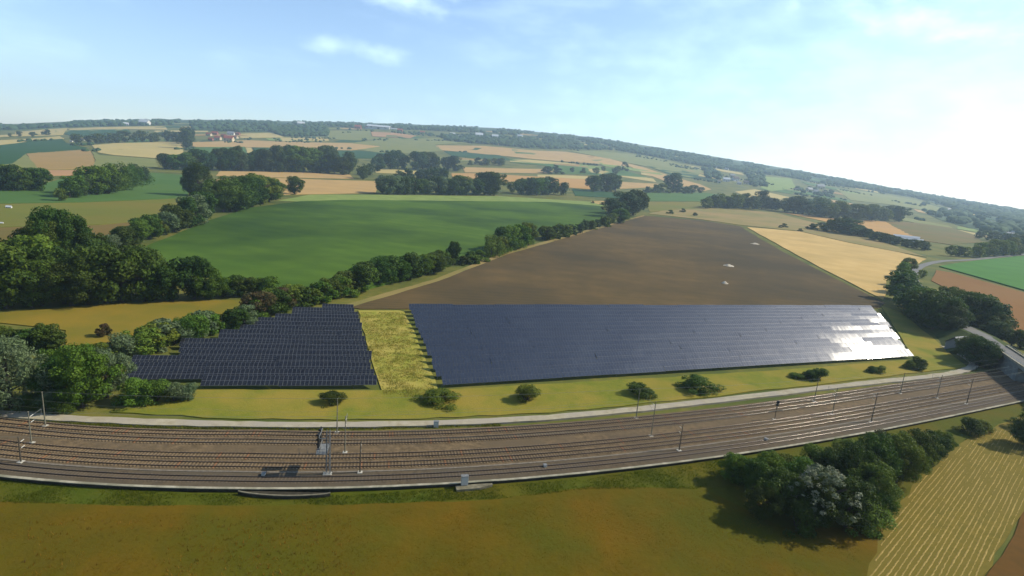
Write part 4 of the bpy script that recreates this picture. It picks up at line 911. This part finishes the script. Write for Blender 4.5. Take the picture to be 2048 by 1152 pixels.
# ------------------------------------------------------------------ far houses and sheds
WALLM = dict(white=mat('white_render', C(244, 240, 230), .9), cream=mat('cream_render', C(226, 206, 170), .9), brick=mat('red_brick', C(170, 104, 82), .9), stone=mat('grey_render', C(150, 152, 150), .9))
ROOFM = dict(red=mat('red_tiles', C(190, 98, 70), .9, C(160, 84, 62), .6, 3), grey=mat('grey_roofing', C(150, 152, 156), .7), pale=mat('pale_sheet_roof', C(226, 230, 232), .6), dark=mat('dark_tiles', C(96, 82, 78), .9))
m_pane = mat('window_dark', C(50, 56, 62), .2); m_door = mat('timber_door', C(96, 74, 54), .8)
HM = {}
def house_parts(wm, rm, asp):
    k = (wm, rm, asp)
    if k in HM: return HM[k]
    h = .36 if asp > .4 else .16; d = asp; e = .26 if asp > .4 else .10
    a = MB(); a.box(-.5, .5, -d / 2, d / 2, -.15, h); a.poly([(-.5, -d / 2, h), (-.5, d / 2, h), (-.5, 0, h + e)]); a.poly([(.5, d / 2, h), (.5, -d / 2, h), (.5, 0, h + e)])
    r = MB(); o = .04
    for s in (-1, 1):
        q = [(-.5 - o, s * (d / 2 + o), h - e * o / (d / 2)), (.5 + o, s * (d / 2 + o), h - e * o / (d / 2)), (.5 + o, 0, h + e), (-.5 - o, 0, h + e)]
        r.poly([(x, y, z + .012) for x, y, z in q]); r.poly([(x, y, z + .035) for x, y, z in q])
    wn = MB(); wn.box(-.05, .05, -.012, 0, 0, .12 if asp > .4 else .06); dr = MB(); dr.box(-.05, .05, -.012, 0, 0, .2 if asp > .4 else .11)
    HM[k] = (a.mesh('wall', [WALLM[wm]]), r.mesh('roof', [ROOFM[rm]]), wn.mesh('window', [m_pane]), dr.mesh('door', [m_door]), h, d); return HM[k]
def house(px, py, wpx, wm, rm, label, group, rot=None, asp=.6, name='house', cat='house'):
    p = P(px, py); s = metres(p, wpx) * .95; rz = rot if rot is not None else random.uniform(-.5, .5)
    T = tag(empty(name, tuple(p), rz), label, cat, group); T.scale = (s, s, s * (1 if asp > .4 else .6))
    a, r, wn, dr, h, d = house_parts(wm, rm, asp)
    obj('wall', a, T); obj('roof', r, T)
    for x in (-.33, .33): obj('window', wn, T, (x, -d / 2 - .001, h * .45))
    for x in (-.33, 0, .33): obj('window', wn, T, (x, d / 2 + .001, h * .45), math.pi)
    obj('door', dr, T, (0, -d / 2 - .001, -.02))
for x, y, wd, wm, rm in ((418, 272, 10, 'cream', 'red'), (430, 270, 11, 'brick', 'red'), (422, 281, 9, 'brick', 'red'), (436, 280, 12, 'cream', 'red'), (447, 274, 9, 'brick', 'red'), (458, 283, 17, 'cream', 'red'), (462, 271, 12, 'white', 'grey'), (472, 277, 9, 'cream', 'red'), (476, 270, 8, 'brick', 'red')):
    house(x, y, wd, wm, rm, 'pale sheet roofed farm building in the red roofed hamlet' if rm == 'grey' else f'{wm} walled house with red roof in the far hamlet', 'houses of the red roofed hamlet')
for x, y, wd, wm, rm in ((716, 258, 12, 'brick', 'red'), (734, 257, 7, 'white', 'red'), (758, 258, 42, 'white', 'pale'), (786, 259, 16, 'white', 'pale'), (800, 264, 10, 'brick', 'red'), (845, 268, 9, 'cream', 'red')):
    house(x, y, wd, wm, rm, {42: 'very long white shed near the horizon', 16: 'shorter white shed beside the very long white shed', 12: 'red building left of the long sheds on the horizon', 7: 'small white house left of the very long shed', 10: 'red roofed house below the white sheds', 9: 'lone cream house right of the far sheds'}[wd], '', .0, .25 if wd > 15 else .6, 'shed' if wd > 15 else 'house', 'shed' if wd > 15 else 'house')
for x, y, wd, wm, rm in ((1430, 336, 7, 'white', 'grey'), (1453, 340, 7, 'white', 'grey'), (1452, 363, 12, 'white', 'pale'), (1437, 365, 7, 'white', 'dark'), (1470, 362, 14, 'white', 'dark'), (1478, 369, 8, 'white', 'grey'), (1492, 368, 10, 'cream', 'dark'), (1500, 366, 7, 'white', 'dark'), (1464, 354, 9, 'cream', 'grey')):
    house(x, y, wd, wm, rm, f'{wm} walled house with {rm} roof in the village on the hillside', 'houses of the white hillside village')
for x, y, wd, wm, rm in ((1592, 381, 8, 'white', 'dark'), (1618, 383, 12, 'cream', 'grey'), (1632, 386, 10, 'white', 'grey'), (1648, 387, 8, 'cream', 'dark'), (1640, 378, 14, 'cream', 'grey')):
    house(x, y, wd, wm, rm, f'{wm} walled house with {rm} roof among garden trees', 'houses among the garden trees')
for x, y, wd in ((1812, 478, 40), (1822, 483, 36)): house(x, y, wd, 'white', 'pale', 'long low pale greenhouse behind the hedge, ' + ('uphill one' if y == 478 else 'hedge side one'), 'long pale greenhouses', R(-38), .22, 'greenhouse', 'greenhouse')
for x, y, wd, wm, rm in ((1895, 422, 9, 'white', 'grey'), (1910, 428, 10, 'white', 'pale'), (1920, 424, 8, 'white', 'grey'), (1940, 436, 9, 'white', 'pale'), (1952, 442, 8, 'white', 'grey'), (1972, 455, 12, 'white', 'pale'), (2010, 464, 24, 'white', 'pale'), (2030, 470, 26, 'white', 'grey'), (1888, 408, 7, 'white', 'grey'), (2046, 455, 8, 'white', 'grey')):
    house(x, y, wd, wm, rm, (f'long pale shed with {rm} roof at the foot of the hillside' if wd > 20 else f'small white building with {rm} roof at the wooded foot of the hillside'), 'buildings at the foot of the hillside', None, .3 if wd > 20 else .6, 'shed' if wd > 20 else 'house', 'shed' if wd > 20 else 'house')
for x, y, wd, rm in ((165, 281, 6, 'dark'), (207, 281, 5, 'grey'), (222, 278, 5, 'dark'), (143, 284, 5, 'grey')): house(x, y, wd, 'white', rm, f'white gabled house with {rm} roof in the far tree belt', 'houses in the far belt')
for x, y, wd in ((252, 251, 9), (270, 251, 7), (290, 251, 18), (602, 252, 13), (905, 272, 10), (920, 274, 6), (958, 275, 14), (990, 277, 12), (1040, 276, 10)): house(x, y, wd, 'white', 'pale', 'tiny white building in the woods below the horizon', 'white buildings below the horizon')
house(1917, 702, 46, 'stone', 'grey', 'grey roofed hut beside the avenue trees near the road bridge', '', R(25), .6, 'hut', 'hut')
for x, y, wd in ((18, 417, 9), (3, 448, 6)): house(x, y, wd, 'white', 'pale', 'small white hut on the pasture at the brown field edge', 'white huts on the pasture', .3, .5, 'hut', 'hut')

# pale heaps on the bare brown field
m_heap = mat('pale_heap', C(244, 234, 212), 1, C(214, 198, 168), .8, 5)
def heap(px, py, wpx, label):
    p = P(px, py); w_ = metres(p, wpx); V = []; Fs = []; n = 14; rings = 5
    for i in range(rings):
        rr_ = w_ / 2 * (1 - i / rings)
        for k in range(n):
            a = 2 * math.pi * k / n; q = rr_ * (1 + random.uniform(-.22, .22)); V.append((q * math.cos(a), .9 * q * math.sin(a), .15 + 1.9 * i / rings + random.uniform(0, .12) if i else .0))
    V.append((0, 0, 1.9))
    for i in range(rings - 1):
        for k in range(n): a = i * n + k; b = i * n + (k + 1) % n; Fs.append((a, b, b + n, a + n))
    for k in range(n): Fs.append(((rings - 1) * n + k, (rings - 1) * n + (k + 1) % n, len(V) - 1))
    tag(obj('soil_heap', mesh_from('soil_heap', V, Fs, [m_heap]), loc=tuple(p)), label, 'heap', 'pale heaps on the brown field')
heap(1510, 489, 18, 'pale heap on the brown field next to the yellow stubble edge'); heap(1457, 533, 22, 'wide pale heap in the middle of the brown field'); heap(1449, 568, 14, 'small pale heap on the brown field above the solar rows')

# ------------------------------------------------------------------ grass standing on the near ground
def tufts(poly_px, n, hgt, wid, M, label, seed=3, zoff=.1, clump=None):
    g = np.random.default_rng(seed); poly = [tuple(q) for q in pxpoly(poly_px)]; xs = [p[0] for p in poly]; ys = [p[1] for p in poly]; out_ = []
    while len(out_) < n:
        x, y = g.uniform(min(xs), max(xs)), g.uniform(min(ys), max(ys))
        if not inside((x, y), poly): continue
        if clump and mnoise.noise(Vector((x * clump, y * clump, seed))) < g.uniform(-.5, .3): continue
        out_.append((x, y))
    o = np.array(out_); nb = 4
    base = np.repeat(o, nb, 0); m_ = len(base); a = g.uniform(0, 6.28, m_); h = hgt * g.uniform(.5, 1.4, m_); wd = wid * g.uniform(.6, 1.4, m_); ln = g.normal(size=(m_, 2)) * hgt * .35
    base = base + g.normal(size=(m_, 2)) * wid
    z0 = np.full(m_, zoff)
    A = np.stack([base[:, 0] - wd * np.cos(a) / 2, base[:, 1] - wd * np.sin(a) / 2, z0], 1); B = np.stack([base[:, 0] + wd * np.cos(a) / 2, base[:, 1] + wd * np.sin(a) / 2, z0], 1); T = np.stack([base[:, 0] + ln[:, 0], base[:, 1] + ln[:, 1], z0 + h], 1)
    tag(obj('tall_grass', quads_mesh('tall_grass', np.stack([A, B, T], 1), [M], 3)), label, 'grass', kind='stuff')
gt1 = leaf_mat('dry_blades', C(176, 132, 28), C(110, 100, 18), .5, 0.01, .9)
gt2 = leaf_mat('verge_blades', C(148, 146, 52), C(126, 136, 44), .5, 0.01, .9)
gt3 = leaf_mat('yellow_blades', C(206, 190, 92), C(166, 166, 66), .5, 0.01, .9)
gt4 = leaf_mat('dark_verge_blades', C(120, 130, 28), C(92, 112, 22), .5, 0.01, .9)
tufts([(-60, 1022), (300, 1030), (700, 1028), (1000, 1014), (1180, 990), (1400, 984), (1560, 1060), (1764, 1062), (1722, 1165), (1500, 1230), (-150, 1230)], 30000, .22, .13, gt1, 'dry tawny grass covering the foreground meadow', 3, .08, .12)
tufts([(220, 824), (380, 784), (760, 784), (900, 782), (1300, 760), (1600, 740), (1830, 722), (1930, 734), (1700, 760), (1400, 795), (1100, 825), (800, 838), (500, 838)], 16000, .18, .12, gt2, 'short green grass on the verge before the solar rows', 4, .08, .2)
tufts([(720, 626), (806, 626), (835, 690), (868, 780), (850, 798), (770, 793), (764, 778), (738, 700)], 7000, .45, .18, gt3, 'rough yellow grass in the strip between the solar blocks', 5, .1, .2)
tufts([(-60, 956), (150, 974), (330, 988), (470, 992), (680, 994), (800, 986), (1000, 974), (1200, 956), (1400, 926), (1500, 915), (1400, 980), (1180, 980), (1000, 1000), (700, 1012), (300, 1014), (-60, 1006)], 11000, .35, .12, gt4, 'dark green grass and weeds below the low wall', 6, .08, .15)

tufts([(60, 1045), (700, 1040), (720, 1165), (40, 1165)], 420, .55, .10, leaf_mat('tall_dry_stalks', C(190, 140, 50), C(96, 74, 20), .3, .01, .9), 'scattered tall tawny stalks in the foreground meadow', 8, .08, .05)
tufts([(0, 848), (300, 858), (700, 860), (1000, 853), (1000, 849), (700, 853), (300, 850), (0, 836)], 2600, .35, .2, gt2, 'weedy grass strip between gravel path and ballast', 9, .1, .12)

# ------------------------------------------------------------------ air
HZM = bpy.data.materials.new('haze_air'); HZM.use_nodes = True; t = HZM.node_tree; t.nodes.remove(t.nodes['Principled BSDF'])
pv = t.nodes.new('ShaderNodeVolumePrincipled'); pv.inputs['Color'].default_value = (0.60, 0.80, 1.0, 1); pv.inputs['Density'].default_value = 0.00009; pv.inputs['Anisotropy'].default_value = 0.3
t.links.new(pv.outputs[0], t.nodes['Material Output'].inputs['Volume'])
mb = MB(); mb.box(-RMAX - 200, RMAX + 200, -RMAX - 200, RMAX + 200, -2, 640)
o = mb.build('haze', HZM); tag(o, kind='stuff')
